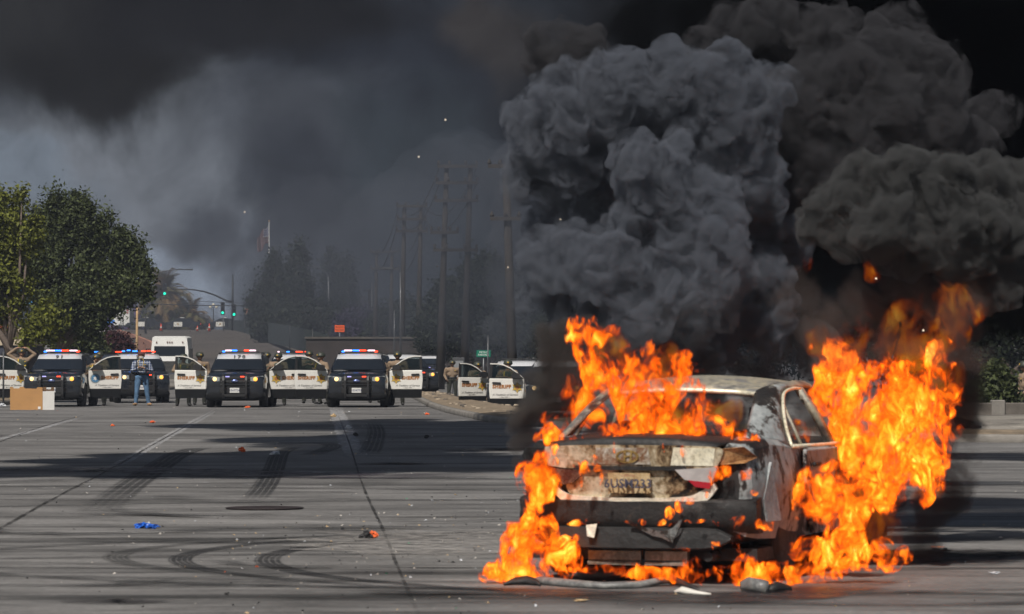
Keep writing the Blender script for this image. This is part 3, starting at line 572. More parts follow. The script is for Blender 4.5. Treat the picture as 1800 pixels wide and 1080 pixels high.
# retaining wall, fence, parapet
M_brownwall = mat('brown wall', (0.034, 0.027, 0.025), 0.9, vary=0.35, vscale=0.6); M_cap = mat('wall cap', (0.07, 0.062, 0.054), 0.85, vary=0.2)
r = empty('retaining_wall', P(660, 660, 290)); tag(r, 'long brown retaining wall with a pale cap, behind the police line', 'wall'); r.location.z = 0
L = r.location; xa, xb = P(538, 0, 290).x - L.x, P(905, 0, 290).x - L.x; ht = P(0, 596, 290).z
MB().box(xa, xb, 0, 0.5, -0.3, ht).build('wall', M_brownwall, r); MB().box(xa - 0.1, xb, -0.12, 0.62, ht, ht + 0.16).build('cap', M_cap, r)
r = empty('green_fence', P(480, 600, 400)); r.location.z = 0; tag(r, 'dark green screened fence running down the edge of the ramp', 'fence'); L = r.location
pts = [(395, 583, 500), (430, 586, 455), (470, 592, 405), (510, 600, 365), (550, 611, 325), (578, 622, 300)]; pa = [P(*q) - L for q in pts]
pn = MB(); pn.loft([[(q.x, q.y, q.z - 0.6), (q.x, q.y, q.z + h_), (q.x + 0.06, q.y + 0.05, q.z + h_), (q.x + 0.06, q.y + 0.05, q.z - 0.6)] for q, h_ in zip(pa, (1.5, 1.5, 1.5, 1.45, 1.4, 1.4))], 0, False); pn.build('screen', mat('green screen', (0.02, 0.034, 0.036), 0.8, vary=0.3), r)
for q in pa: MB().tube([(q.x - 0.02, q.y - 0.06, q.z - 0.8), (q.x - 0.02, q.y - 0.06, q.z + 1.65)], 0.05, 6).build('post', M_dark, r)
pr = MB(); pp = [P(205, 584, 470), P(232, 594, 400), P(262, 607, 330), P(275, 618, 290)]; L = Vector((pp[1].x, pp[1].y, 0)); pr.loft([[(q.x - L.x, q.y - L.y, q.z - L.z - 1.8), (q.x - L.x, q.y - L.y, q.z - L.z + 0.35), (q.x - L.x + 0.25, q.y - L.y + 0.2, q.z - L.z + 0.35), (q.x - L.x + 0.25, q.y - L.y + 0.2, q.z - L.z - 1.8)] for q in pp], 0, False)
tag(pr.build('ramp_parapet', mat('pinkish brick', (0.36, 0.17, 0.12), 0.85, vary=0.25), loc=L), 'low pinkish brick parapet along the left side of the ramp', 'wall')
# buildings
r = anchor('restaurant_building', -20, 660, 172, 'low building with a red tiled roof at the left edge', 'building'); k = 172 / F
M_stucco = mat('cream stucco', (0.45, 0.38, 0.28), 0.9, vary=0.1); M_tile = mat('red roof tile', (0.42, 0.11, 0.05), 0.8, vary=0.3)
zt = rel(r, 0, 572, 172).z; xr = rel(r, 40, 0, 172).x
MB().box(-6, xr, 0, 8, -0.1, zt - 0.9).build('wall', mat('dark blue grey wall', (0.035, 0.04, 0.06), 0.8), r)
MB().box(-6, xr + 0.05, -0.1, 8, zt - 0.9, zt - 0.1).build('fascia', M_stucco, r)
rf = MB()
for i in range(40):
    x = -6 + i * 0.205
    if x < xr - 0.2: rf.tube([(x, -0.5, zt - 0.12), (x, 3.5, zt + 1.25)], 0.1, 6)
rf.add([(-6, -0.45, zt - 0.14), (xr - 0.3, -0.45, zt - 0.14), (xr - 0.3, 3.5, zt + 1.22), (-6, 3.5, zt + 1.22)], [[0, 1, 2, 3]]); rf.build('roof', M_tile, r)
for i in range(4):
    wx_ = xr - 0.9 - i * 1.1; w_ = MB().box(wx_, wx_ + 0.8, -0.03, 0.02, 0.9, zt - 1.3).build('window', mat('dark glass', (0.02, 0.025, 0.03), 0.1), r); MB().ring([(wx_ - .06, .84), (wx_ + .86, .84), (wx_ + .86, zt - 1.24), (wx_ - .06, zt - 1.24)], [(wx_, .9), (wx_ + .8, .9), (wx_ + .8, zt - 1.3), (wx_, zt - 1.3)], -0.06, -0.031).build('frame', M_dark, w_)
r = anchor('sign_frame', 48, 640, 160, 'tall sign in a light blue frame behind the ficus leaves', 'sign'); a, b = rel(r, 37, 512, 160), rel(r, 58, 532, 160)
MB().box(a.x, b.x, 0.0, 0.1, b.z, a.z).build('panel', mat('dark sign panel', (0.03, 0.04, 0.04), 0.5), r); MB().ring([(a.x - .05, b.z - .05), (b.x + .05, b.z - .05), (b.x + .05, a.z + .05), (a.x - .05, a.z + .05)], [(a.x + .04, b.z + .04), (b.x - .04, b.z + .04), (b.x - .04, a.z - .04), (a.x + .04, a.z - .04)], -0.05, -0.002).build('frame', mat('sky blue paint', (0.10, 0.35, 0.65), 0.5), r)
MB().tube([(0, 0.05, 0), (0, 0.05, b.z)], 0.08).build('post', M_dark, r)
def house(px, bot, d, w, h, label, roofc, wallc):
    r = anchor('small_building', px, bot, d, label, 'building'); k = d / F; w *= k; h *= k
    MB().box(-w / 2, w / 2, 0, 8, -0.5, h).build('wall', mat('pale wall', wallc, 0.8), r); MB().loft([[(-w / 2 - .4, y, h), (w / 2 + .4, y, h), (0, y, h + 1.2)] for y in (-0.5, 8.5)], 0, False).build('roof', mat('dark roof', roofc, 0.8), r)
    f = MB().box(-w * 0.22, w * 0.22, -0.06, 0.02, 0.5, h * 0.75).build('window', mat('dark glass', (0.02, 0.025, 0.03), 0.1), r); MB().box(-0.04, 0.04, -0.09, -0.062, 0.5, h * 0.75).build('mullion', M_white, f)
house(357, 581, 610, 22, 16, 'small cream building with a dark roof right of the palms', (0.03, 0.03, 0.035), (0.55, 0.50, 0.40))
# traffic cones by the junction
M_cone = mat('cone orange', (0.85, 0.08, 0.02), 0.5)
def cone(px, py, d, h, label, stripe=True):
    r = anchor('traffic_cone', px, py, d, label, 'traffic cone', 'cones by the far patrol cars'); s_ = h / 0.7
    MB().box(-.18 * s_, .18 * s_, -.18 * s_, .18 * s_, 0, 0.03 * s_, bev=0.008).build('base', M_black, r); MB().lathe([(0.13 * s_, 0.03 * s_), (0.03 * s_, h)], 14).build('cone', M_cone, r)
    if stripe: MB().lathe([(0.099 * s_, 0.28 * s_), (0.075 * s_, 0.42 * s_)], 14).build('reflective_band', M_white, r)
cone(283, 586, 470, 0.95, 'orange cone with a white band at the rear of the middle patrol car'); cone(347, 586, 470, 0.7, 'small orange cone below the white door of the right patrol car'); cone(368, 587, 468, 1.0, 'tallest orange cone, right of the right patrol car door')

# ---------------------------------------------------------------- far vehicles
M_glass = mat('tinted glass', (0.012, 0.016, 0.022), 0.06, spec=0.8); M_tyre = mat('tyre rubber black', (0.015, 0.015, 0.015), 0.85); M_rim = mat('steel wheel', (0.22, 0.22, 0.23), 0.4, 0.7)
M_navy = mat('dark car paint', (0.008, 0.012, 0.020), 0.25, coat=0.6); M_doorw = mat('white door paint', (0.70, 0.69, 0.65), 0.35, coat=0.3, vary=0.05, vscale=1.5)
def wheel(parent, x, y, r=0.38, wd=0.24, M=None):
    t = MB().lathe([(r * 0.62, -wd / 2), (r * 0.93, -wd / 2), (r, -wd / 2 + 0.04), (r, wd / 2 - 0.04), (r * 0.93, wd / 2), (r * 0.62, wd / 2)], 28, 0, None, True, 'X').build('wheel', M_tyre, parent, loc=(x, y, r))
    h = MB(); s_ = 1 if x > 0 else -1; h.lathe([(0.01, s_ * (wd / 2 - 0.03)), (r * 0.2, s_ * (wd / 2 - 0.02)), (r * 0.3, s_ * (wd / 2 - 0.07)), (r * 0.55, s_ * (wd / 2 - 0.06)), (r * 0.63, s_ * (wd / 2 - 0.005)), (r * 0.62, 0), (0.01, 0)], 24, 0, None, True, 'X'); h.build('rim', M_rim, t); return t
def side_sedan(px, py, d, flip, label, emblem=True):
    """patrol sedan seen from the side, nose towards +x unless flipped"""
    r = anchor('patrol_sedan', px, py, d, label, 'police car', 'patrol sedans across the far junction'); r.rotation_euler.z = R(180) if flip else 0
    pr = [(-2.45, .35), (-2.5, .75), (-2.35, .98), (-1.75, 1.05), (-1.2, 1.42), (-.2, 1.5), (.35, 1.46), (1.15, 1.05), (2.2, .9), (2.48, .7), (2.45, .35)]
    ys_ = (-.93, -.90, .90, .93); o = MB(); o.loft([[(x, y, (z if z < 1.0 else 1.0 + (z - 1.0) * 1.0)) for x, z in pr] for y in (-.9, .9)], 0, False); b = o.build('body', M_navy, r)
    mm = b.modifiers.new('b', 'BEVEL'); mm.width = 0.07; mm.segments = 3; bake(b)
    for s_ in (-1, 1):
        q = MB(); q.prism([(-1.55, 1.06), (-1.12, 1.36), (-.25, 1.42), (-.22, 1.06)], s_ * .885, s_ * .912); q.prism([(-.14, 1.06), (-.14, 1.42), (.3, 1.38), (.92, 1.06)], s_ * .885, s_ * .912); q.build('side_window', M_glass, r)
        dd = MB().prism([(-.25, .42), (-.25, 1.02), (.85, 1.02), (.85, .42)], s_ * .89, s_ * .925).build('front_door', M_doorw, r)
        if emblem: MB().prism(star6(.30, .73, .17), s_ * .926, s_ * .935).build('emblem', mat('gold star', (0.35, 0.22, 0.05), 0.5), dd)
    MB().box(-.45, .05, -.5, .5, 1.52, 1.6, bev=0.02).build('light_bar', M_white, r)
    MB().box(-2.53, -2.44, -.8, -.45, .72, .84).build('tail_lamp', mat('red lens', (0.4, 0.01, 0.01), 0.3, emit=(1, .05, .03), es=0.6), r)
    for x in (-1.5, 1.5):
        for y in (-.8, .8):
            t = MB().lathe([(.2, -.11), (.33, -.11), (.35, 0), (.33, .11), (.2, .11)], 20, 0, None, True, 'Y').build('wheel', M_tyre, r, loc=(x, y, .34)); MB().lathe([(0.01, -.1), (.2, -.1), (.2, .1), (.01, .1)], 16, 0, None, True, 'Y').build('rim', M_rim, t)
    return r
def star6(cx, cz, rr, k=0.5): return [(cx + (rr if i % 2 == 0 else rr * k) * math.sin(i * math.pi / 6), cz + (rr if i % 2 == 0 else rr * k) * math.cos(i * math.pi / 6)) for i in range(12)]
side_sedan(255, 583, 500, True, 'dark patrol sedan nearest the white rescue truck, broadside on the ramp', False)
side_sedan(318, 584, 490, True, 'dark patrol sedan with a round door emblem, middle of the three on the ramp')
side_sedan(392, 585, 492, True, 'dark patrol sedan with a star door emblem, nearest the signal poles')
r = anchor('rescue_truck', 214, 584, 500, 'white box rescue truck with a rear ladder, far behind the ficus tree', 'truck'); 
MB().box(-1.05, 1.05, 0, 6, .55, 2.75, bev=0.05).build('box_body', M_white, r); MB().box(-1.0, 1.0, -.15, 0, .45, .6).build('bumper', M_steel, r)
ld = MB()
for x in (-.15, .2): ld.tube([(x, -.1, .6), (x, -.1, 2.7)], .025, 6)
for i in range(7): ld.tube([(-.15, -.1, .8 + i * .28), (.2, -.1, .8 + i * .28)], .02, 6)
ld.build('ladder', M_dark, r)
for x in (-.8, .75):
    for z in (2.5, 2.2): MB().box(x - .12, x + .12, -.05, -.002, z - .08, z + .08).build('tail_lamp', mat('dull red lens', (0.35, 0.03, 0.03), 0.3), r)
for x in (-.9, .9): MB().lathe([(.25, -.13), (.42, -.13), (.42, .13), (.25, .13)], 20, 0, None, True, 'X').build('wheel', M_tyre, r, loc=(x, 1.2, .42))
# white semi truck facing the camera
D = 235
r = anchor('semi_truck', 297, 676, D, 'white semi truck with a tall chrome grille facing the camera', 'truck'); zt = rel(r, 0, 591, D).z
M_chrome = mat('chrome', (0.6, 0.6, 0.6), 0.15, 1.0)
cb = MB(); cb.loft([[(-1.12, y, z0), (-1.15, y, (z0 + z1) / 2), (-1.1 + e, y, z1 - .1), (-.95 + e, y, z1), (.95 - e, y, z1), (1.1 - e, y, z1 - .1), (1.15, y, (z0 + z1) / 2), (1.12, y, z0)] for y, z0, z1, e in ((.5, 1.0, zt - .05, .04), (.9, 1.0, zt, 0), (3.4, 1.0, zt, 0))], 0, False); cb.build('cab', M_white, r)
MB().box(-.95, .95, .47, .52, 1.72, zt - .62, bev=0.02).build('windshield', M_glass, r)
MB().loft([[(-.72, -.95, .75), (.72, -.95, .75), (.68, -.95, 1.45), (-.68, -.95, 1.45)], [(-.85, .5, .75), (.85, .5, .75), (.8, .5, 1.72), (-.8, .5, 1.72)]], 0, False).build('hood', M_white, r)
gr = MB().box(-.55, .55, -1.0, -.955, .72, 1.42, bev=0.02).build('grille', M_dark, r)
for i in range(9): MB().box(-.53, .53, -1.04, -1.002, .75 + i * .074, .79 + i * .074).build('grille_bar', M_chrome, gr)
MB().box(-1.15, 1.15, -1.25, -1.0, .32, .68, bev=0.05).build('bumper', M_chrome, r)
for s_ in (-1, 1):
    MB().loft([[(s_ * .72, y, .35), (s_ * 1.18, y, .35), (s_ * 1.18, y, z), (s_ * .74, y, z + .18)] for y, z in ((-.95, .8), (-.3, 1.1), (.5, 1.1))], 0, False).build('fender', M_white, r)
    MB().box(s_ * .78, s_ * 1.08, -1.0, -.955, .78, .95, bev=0.02).build('headlight', mat('clear lens', (0.6, 0.62, 0.6), 0.1), r)
    MB().box(s_ * 1.2, s_ * 1.42, .35, .45, 1.5, 2.2, bev=0.03).build('mirror', M_black, r)
    for y in (-.45, 2.6): MB().lathe([(.3, -.15), (.5, -.15), (.52, 0), (.5, .15), (.3, .15)], 24, 0, None, True, 'X').build('wheel', M_tyre, r, loc=(s_ * 1.0, y, .5))
for x in (-.8, -.14, 0, .14, .8): MB().box(x - .035, x + .035, .44, .5, zt - .42, zt - .34).build('marker_lamp', mat('brown lamp', (0.10, 0.03, 0.02), 0.4), r)
# ---------------------------------------------------------------- police cars in the line
M_bodyb = mat('black car paint', (0.010, 0.013, 0.019), 0.22, coat=0.8); M_trim = mat('grey plastic trim', (0.008, 0.0085, 0.0095), 0.85, spec=.15); M_roofw = mat('white roof paint', (0.50, 0.51, 0.53), 0.35, coat=0.3)
M_tan = mat('tan lettering', (0.34, 0.14, 0.04), 0.5); M_gold = mat('gold star paint', (0.50, 0.33, 0.06), 0.45); M_greyp = mat('grey emblem', (0.22, 0.26, 0.28), 0.5); M_bluep = mat('blue emblem', (0.06, 0.20, 0.38), 0.5)
M_lens = mat('headlight lens', (0.25, 0.27, 0.27), 0.12, coat=0.5); M_plate = mat('white plate', (0.62, 0.62, 0.60), 0.5); M_ink = mat('plate ink', (0.02, 0.03, 0.12), 0.6); M_scr = mat('script ink', (0.05, 0.05, 0.055), 0.6)
def lamp_mat(name, c, es, tint=None): return mat(name, tint or (c[0] * .5, c[1] * .5, c[2] * .5), 0.3, emit=c, es=es)
LR = lamp_mat('red warning light', (1.0, 0.06, 0.02), 3.0); LB = lamp_mat('blue warning light', (0.03, 0.22, 1.0), 3.4); LW = lamp_mat('pinkish white warning light', (1.0, 0.72, 0.85), 1.7); LA = lamp_mat('amber light', (1.0, 0.42, 0.07), 2.0); LY = lamp_mat('warm white light', (1.0, 0.66, 0.30), 1.9)
LBo = mat('unlit blue lens', (0.01, 0.03, 0.15), 0.2)
M_glassd = bpy.data.materials.new('door glass'); t = NT(nodes_of(M_glassd))
t.link(t.n('ShaderNodeMixShader', {0: 0.30, 1: t.n('ShaderNodeBsdfTransparent', {'Color': (0.62, 0.68, 0.68, 1)}).outputs[0], 2: t.n('ShaderNodeBsdfPrincipled', {'Base Color': (0.02, 0.03, 0.035, 1), 'Roughness': 0.05}).outputs[0]}).outputs[0], t.n('ShaderNodeOutputMaterial').inputs[0])
def ring_lo(y, w_, zb, zt, tuck=0.05, crown=0.0):
    """half-round car body section: sill, side, shoulder, top"""
    h = zt - zb; r_ = [(0.0, zb), (w_ * .62, zb), (w_ - tuck, zb + .03), (w_ - .01, zb + h * .18), (w_, zb + h * .5), (w_ - .015, zb + h * .78), (w_ - .06, zt - .045), (w_ - .14, zt), (w_ * .55, zt + crown * .6), (0, zt + crown)]
    return [(x, y, z) for x, z in r_] + [(-x, y, z) for x, z in reversed(r_[1:-1])]
def make_suv():
    R_ = empty('police_suv')
    b = MB(); st = [(-2.47, .70, .50, .80, .06, .0), (-2.46, .84, .42, .92, .06, .01), (-2.42, .92, .36, 1.00, .05, .01), (-2.3, .965, .30, 1.06, .05, .02), (-2.0, .985, .28, 1.10, .05, .035), (-1.55, .995, .28, 1.13, .05, .04), (-1.12, 1.0, .28, 1.17, .05, .04), (-.6, 1.0, .28, 1.19, .05, .0), (.6, 1.0, .28, 1.20, .05, 0), (1.6, 1.0, .29, 1.21, .05, 0), (2.2, .985, .32, 1.20, .05, 0), (2.44, .93, .38, 1.14, .06, 0), (2.5, .80, .5, .98, .08, 0)]
    b.loft([ring_lo(*s_) for s_ in st]); bo = b.build('body', M_bodyb, R_)
    cu = MB()
    for y in (-1.52, 1.50):
        for s_ in (-1, 1): cu.lathe([(.43, s_ * .70), (.43, s_ * 1.1)], 28, 0, Matrix.Translation((0, y, .38)), True, 'X')
    cut(bo, cu); me = bo.data; me.polygons.foreach_set('use_smooth', [True] * len(me.polygons)); me.set_sharp_from_angle(angle=R(35))
    # cabin
    def ring_hi(y, wb, wt, zb, zt): r_ = [(0, zb), (wb, zb), (wb - .01, zb + .06), (wt + .05, zt - .10), (wt, zt - .035), (wt - .08, zt), (wt * .5, zt + .012), (0, zt + .015)]; return [(x, y, z) for x, z in r_] + [(-x, y, z) for x, z in reversed(r_[1:-1])]
    c_ = MB(); c_.loft([ring_hi(-1.16, .90, .86, 1.12, 1.20), ring_hi(-.80, .915, .80, 1.14, 1.43), ring_hi(-.44, .93, .735, 1.15, 1.655), ring_hi(-.2, .935, .735, 1.15, 1.70), ring_hi(.5, .94, .74, 1.15, 1.735), ring_hi(1.5, .94, .735, 1.15, 1.72), ring_hi(2.05, .93, .71, 1.15, 1.67), ring_hi(2.35, .90, .80, 1.12, 1.25)])
    cab = c_.build('cabin', M_bodyb, R_)
    # windshield: a glass sheet a little proud of the slope
    def wsp(s_, q, off=.012): # s across, q up the slope
        y = -1.13 + q * .68; z = 1.215 + q * .435; w_ = .84 + q * (.70 - .84); n = Vector((0, -.54, .84)); p = Vector((s_ * w_, y - .06 * (1 - s_ * s_) , z + .005)); return p + n * off
    ws = MB(); ws.loft([[wsp(-1 + 2 * i / 10, q / 6) for i in range(11)] for q in [k * .80 for k in range(7)]] , 0, True, False, False); ws.build('windshield', M_glass, R_, recalc=False)
    ds = MB().box(-.62, .62, -1.02, -.99, 1.235, 1.25).build('wiper', M_black, R_)
    rp = MB(); rp.loft([[(s_ * w_, y, z + .02 - .015 * s_ * s_) for s_ in (-1, -.6, -.2, .2, .6, 1)] + [(s_ * w_, y, z - .01) for s_ in (1, .6, .2, -.2, -.6, -1)] for y, w_, z in ((-.615, .745, 1.548), (-.53, .725, 1.61), (-.44, .715, 1.672), (-.2, .715, 1.716), (.5, .72, 1.752), (1.5, .715, 1.737), (2.0, .69, 1.69))]); rp.build('roof_panel', M_roofw, R_)
    for s_ in (-1, 1):
        q = MB(); q.loft([[(s_ * .70, -.2, 1.74), (s_ * .70, 1.8, 1.74)], [(s_ * .70, -.2, 1.785), (s_ * .70, 1.8, 1.785)], [(s_ * .665, -.2, 1.785), (s_ * .665, 1.8, 1.785)]], 0, False, False, False); q.build('roof_rail', M_black, R_)
        # side glass
        for y0, y1, t0, t1 in ((-.55, .25, -.1, .25), (.33, 1.15, .33, 1.12), (1.23, 2.0, 1.23, 1.85)):
            g_ = MB(); zl, zh = 1.23, 1.62; fx = lambda z: .93 + (z - 1.2) * (.79 - .93) / .42; g_.loft([[(s_ * (fx(zl) + .006), y0 - (.25 if y0 < 0 else 0), zl), (s_ * (fx(zl) + .006), y1, zl), (s_ * (fx(zh) + .004), t1, zh), (s_ * (fx(zh) + .004), t0, zh)], [(s_ * (fx(zl) - .02), y0 - (.25 if y0 < 0 else 0), zl), (s_ * (fx(zl) - .02), y1, zl), (s_ * (fx(zh) - .02), t1, zh), (s_ * (fx(zh) - .02), t0, zh)]], 0, False); g_.build('side_window', M_glass, R_)
        wheel(R_, s_ * .86, -1.52, .385, .25); wheel(R_, s_ * .86, 1.50, .385, .25)
        # headlight: wraps from the grille to the fender
        h = MB(); h.loft([[(s_ * .50, -2.475, .86), (s_ * .50, -2.47, .985), (s_ * .50, -2.42, .985), (s_ * .50, -2.42, .86)], [(s_ * .70, -2.46, .84), (s_ * .70, -2.445, 1.01), (s_ * .70, -2.38, 1.01), (s_ * .70, -2.38, .84)], [(s_ * .90, -2.36, .86), (s_ * .90, -2.33, 1.03), (s_ * .88, -2.28, 1.03), (s_ * .88, -2.3, .86)], [(s_ * .955, -2.2, .92), (s_ * .955, -2.16, 1.03), (s_ * .93, -2.14, 1.03), (s_ * .93, -2.18, .92)]], 0, False); hl = h.build('headlight', M_lens, R_)
        MB().lathe([(.01, -2.49), (.065, -2.485), (.07, -2.44), (.01, -2.44)], 16, 0, Matrix.Translation((s_ * .66, 0, .92)), True, 'Y').build('bulb', LY if s_ < 0 else LA, hl)
        # fog lamp pocket and lower intake
        MB().loft([[(s_ * .58, -2.455, .50), (s_ * .86, -2.40, .56), (s_ * .89, -2.38, .74), (s_ * .64, -2.455, .64)], [(s_ * .58, -2.40, .50), (s_ * .86, -2.33, .56), (s_ * .89, -2.32, .74), (s_ * .64, -2.40, .64)]], 0, False).build('fog_lamp', M_trim, R_)
        # push bar upright
    gr = MB(); gr.box(-.48, .48, -2.49, -2.44, .66, 1.0, bev=0.02); g_ = gr.build('grille', M_black, R_)
    for z in (.74, .84, .94): MB().box(-.47, .47, -2.51, -2.492, z, z + .028, bev=0.004).build('grille_bar', mat('grille bar', (0.16, 0.17, 0.18), 0.3, 0.8) if z == .74 else bpy.data.materials['grille bar'], g_)
    bd = MB().lathe([(.01, -2.53), (.085, -2.528), (.10, -2.515), (.01, -2.512)], 24, 0, Matrix.Translation((0, 0, .86)) @ Matrix.Diagonal((1.15, 1, .5, 1)), True, 'Y').build('badge', mat('badge blue', (0.10, 0.14, 0.35), 0.25, 0.4), g_)
    writing('badge_script', 'Ford', .075, M_chrome, bd, (0, -2.532, .86), depth=.002, shear=.4)
    MB().loft([ring_lo(y, w_, zb, zt, .06) for y, w_, zb, zt in ((-2.50, .80, .30, .44), (-2.47, .90, .25, .50), (-2.3, .97, .22, .46), (-2.0, .985, .22, .36))]).build('bumper', M_trim, R_)
    MB().box(-.5, .5, -2.49, -2.44, .47, .64, bev=.01).build('lower_intake', M_black, R_)
    pb = MB()
    for s_ in (-1, 1): pb.loft([[(s_ * .335 , y - .03, z), (s_ * .405, y - .03, z), (s_ * .405, y + .05, z), (s_ * .335, y + .05, z)] for y, z in ((-2.60, .30), (-2.66, .42), (-2.66, .88), (-2.60, 1.02), (-2.50, 1.08))], 0, False)
    pb.box(-.335, .335, -2.68, -2.62, .36, .44); pb.box(-.335, .335, -2.67, -2.63, .93, .97); pb.build('push_bar', M_black, R_)
    pl = MB().box(-.155, .155, -2.70, -2.685, .48, .64, bev=.004).build('licence_plate', M_plate, R_); writing('plate_number', '1549731', .095, M_ink, pl, (0, -2.702, .555), depth=.001, bold=.001)
    for s_, m_ in ((-1, LW), (1, LR)): MB().box(s_ * .24 - .065, s_ * .24 + .065, -2.55, -2.53, .985, 1.02).build('grille_light', m_ if s_ > 0 else mat('dim violet light', (.3, .3, .5), .3, emit=(.45, .4, 1), es=1.0), R_)
    # roof light bar
    lb = MB().box(-.62, .62, -.02, .30, 1.79, 1.83, bev=.01).build('light_bar', M_black, R_)
    return R_, lb
SUV, _lb = make_suv()
SUVS = [SUV] + [copy_tree(SUV) for _ in range(9)]
def light_bar_modules(lb, seq):
    """seq: (x from, x to, z, material) lit modules along the bar's front"""
    for xa, xb, dz, m_ in seq: MB().box(xa, xb, -.05, .25, 1.832 + dz, 1.88 + dz, bev=.012).build('light_module', m_, lb)
def door_part(parent, side, seal='star'):
    """front door, swung wide open; side -1: hinged on the picture-left flank of a car that faces the camera"""
    s_ = side; O = [(0.0, .34), (0.0, 1.17), (1.06, 1.19), (1.08, .34)]
    o_ = [(x * s_, z) for x, z in O]
    d = MB(); d.loft([[(s_ * x, y, z) for x, z in ((0.03, .58), (0.0, .9), (0.0, 1.19), (.55, 1.205), (1.08, 1.21), (1.10, .9), (1.07, .58))] for y in (-.045, .045)], 0, False)
    D_ = d.build('front_door', M_doorw, parent); mm = D_.modifiers.new('b', 'BEVEL'); mm.width = .015; mm.segments = 2; bake(D_)
    MB().loft([[(s_ * x, y, z) for x, z in ((.06, .30), (.03, .578), (1.07, .578), (1.05, .30))] for y in (-.055, .04)], 0, False).build('sill_cladding', M_trim, D_)
    top = [(.0, 1.205), (.22, 1.40), (.42, 1.545), (.62, 1.635), (.82, 1.675), (1.06, 1.68)]; inn = [(.10, 1.24), (.26, 1.375), (.45, 1.50), (.64, 1.585), (.82, 1.625), (.99, 1.63)]
    f = MB(); f.ring([(s_ * x, z) for x, z in top + [(1.08, 1.212), (.5, 1.207)]], [(s_ * x, z) for x, z in inn + [(1.0, 1.235), (.5, 1.23)]], -.028, .028); f.build('window_frame', M_black, D_)
    ft = MB(); t2 = [(x, z + .004) for x, z in top]; t3 = [(.045, 1.225), (.24, 1.385), (.435, 1.52), (.63, 1.607), (.82, 1.647), (1.06, 1.65)]
    ft.prism([(s_ * x, z) for x, z in t2] + [(s_ * x, z) for x, z in reversed(t3)], -.036, -.029); ft.build('frame_trim', M_doorw, D_)
    MB().prism([(s_ * x, z) for x, z in inn + [(1.0, 1.235), (.5, 1.23)]], -.006, .004).build('window', M_glassd, D_)
    MB().loft([[(s_ * x, y, z) for x, z in ((.12, 1.23), (.14, 1.36), (.30, 1.40), (.40, 1.36), (.40, 1.24), (.25, 1.21))] for y in (-.30, -.14)], 0, False).build('mirror', M_black, D_)
    MB().box(min(s_ * .08, s_ * .2), max(s_ * .08, s_ * .2), -.2, -.03, 1.225, 1.26).build('mirror_arm', M_black, D_)
    MB().loft([[(s_ * x, y, z) for x, z in ((.72, 1.06), (.74, 1.09), (.98, 1.10), (1.0, 1.07), (.97, 1.045), (.75, 1.035))] for y in (-.085, -.046)], 0, False).build('door_handle', M_black, D_)
    writing('lettering', 'SHERIFF', .15, M_tan, D_, (s_ * .70, -.048, .95), depth=.003, bold=.009, spacing=1.12)
    if seal == 'star':
        e = MB().lathe([(.01, -.002), (.135, -.002), (.135, .002), (.01, .002)], 24, 0, Matrix.Translation((s_ * .22, -.048, .93)), False, 'Y').build('emblem', M_greyp, D_)
        MB().prism(star6(s_ * .22, .93, .18, .52), -.056, -.051).build('star', M_gold, e); MB().lathe([(.01, 0), (.06, 0), (.06, .002), (.01, .002)], 20, 0, Matrix.Translation((s_ * .22, -.060, .93)), False, 'Y').build('star_centre', M_tan, e)
    else:
        e = MB().lathe([(.01, -.002), (.165, -.002), (.165, .002), (.01, .002)], 24, 0, Matrix.Translation((s_ * .22, -.048, .93)), False, 'Y').build('emblem', M_greyp, D_)
        MB().lathe([(.01, 0), (.125, 0), (.125, .002), (.01, .002)], 24, 0, Matrix.Translation((s_ * .22, -.053, .93)), False, 'Y').build('seal_ring', M_bluep, e); MB().prism(star6(s_ * .22, .93, .085, .5), -.060, -.056).build('seal_star', M_plate, e)
    writing('motto', 'A Tradition of Service', .088, M_scr, D_, (s_ * .60, -.048, .70), depth=.002, shear=.5); writing('motto_year', '\u2014 Since 1850 \u2014', .05, M_scr, D_, (s_ * .62, -.048, .63), depth=.002, shear=.4)
    return D_
FULL = [(-.60, -.50, -.035, LB), (-.52, -.26, 0, LW), (-.24, -.02, 0, LB), (-.01, .21, 0, LR), (.26, .50, 0, LW), (.48, .60, -.035, LR)]
PART = [(-.60, -.50, -.035, LB), (-.50, -.30, 0, LW), (-.28, -.12, 0, LB), (.12, .28, 0, LR), (.30, .50, 0, LW)]
BACK = [(-.60, -.52, 0, LW), (-.25, -.12, 0, LB), (.12, .40, 0, LR), (.48, .6, 0, LR)]
BLUR = [(-.60, -.50, 0, LB), (-.42, -.30, .03, LB), (-.22, -.05, 0, LB), (.10, .26, 0, LR), (.30, .42, .01, LR), (.48, .6, -.02, LR)]
SIDEB = [(-.55, -.42, 0, LB), (.30, .55, 0, LR)]
grp = 'police cars in the roadblock'
def suv(px, d, yaw, label, modules=None, number=None, plate=None, doors=(), z=0.0):
    o = SUVS.pop(0)
    p = P(px, 0, d); o.location = (p.x, d + 2.5, z); o.rotation_euler.z = R(yaw); tag(o, label, 'police car', grp)
    lb = [c for c in kids(o) if c.name.startswith('light_bar')][0]
    if modules: light_bar_modules(lb, modules)
    rpn = [c for c in kids(o) if c.name.startswith('roof_panel')][0]
    if number: writing('roof_number', number, .20, M_black, rpn, (0, -.555, 1.642), rot=(R(52), 0, R(0)), depth=.002, bold=.008, spacing=1.5)
    if plate:
        pl = [c for c in kids(o) if c.name.startswith('licence_plate')][0]; w_ = kids(pl)[0]; me = text_mesh(plate, .095, .001, bold=.001); me.materials.append(M_ink); w_.data = me
    for s_, ang, seal in doors:
        D_ = door_part(o, s_, seal); D_.location = (s_ * 1.02, -.98, 0); D_.rotation_euler.z = R(ang)
    return o
proto_done = False
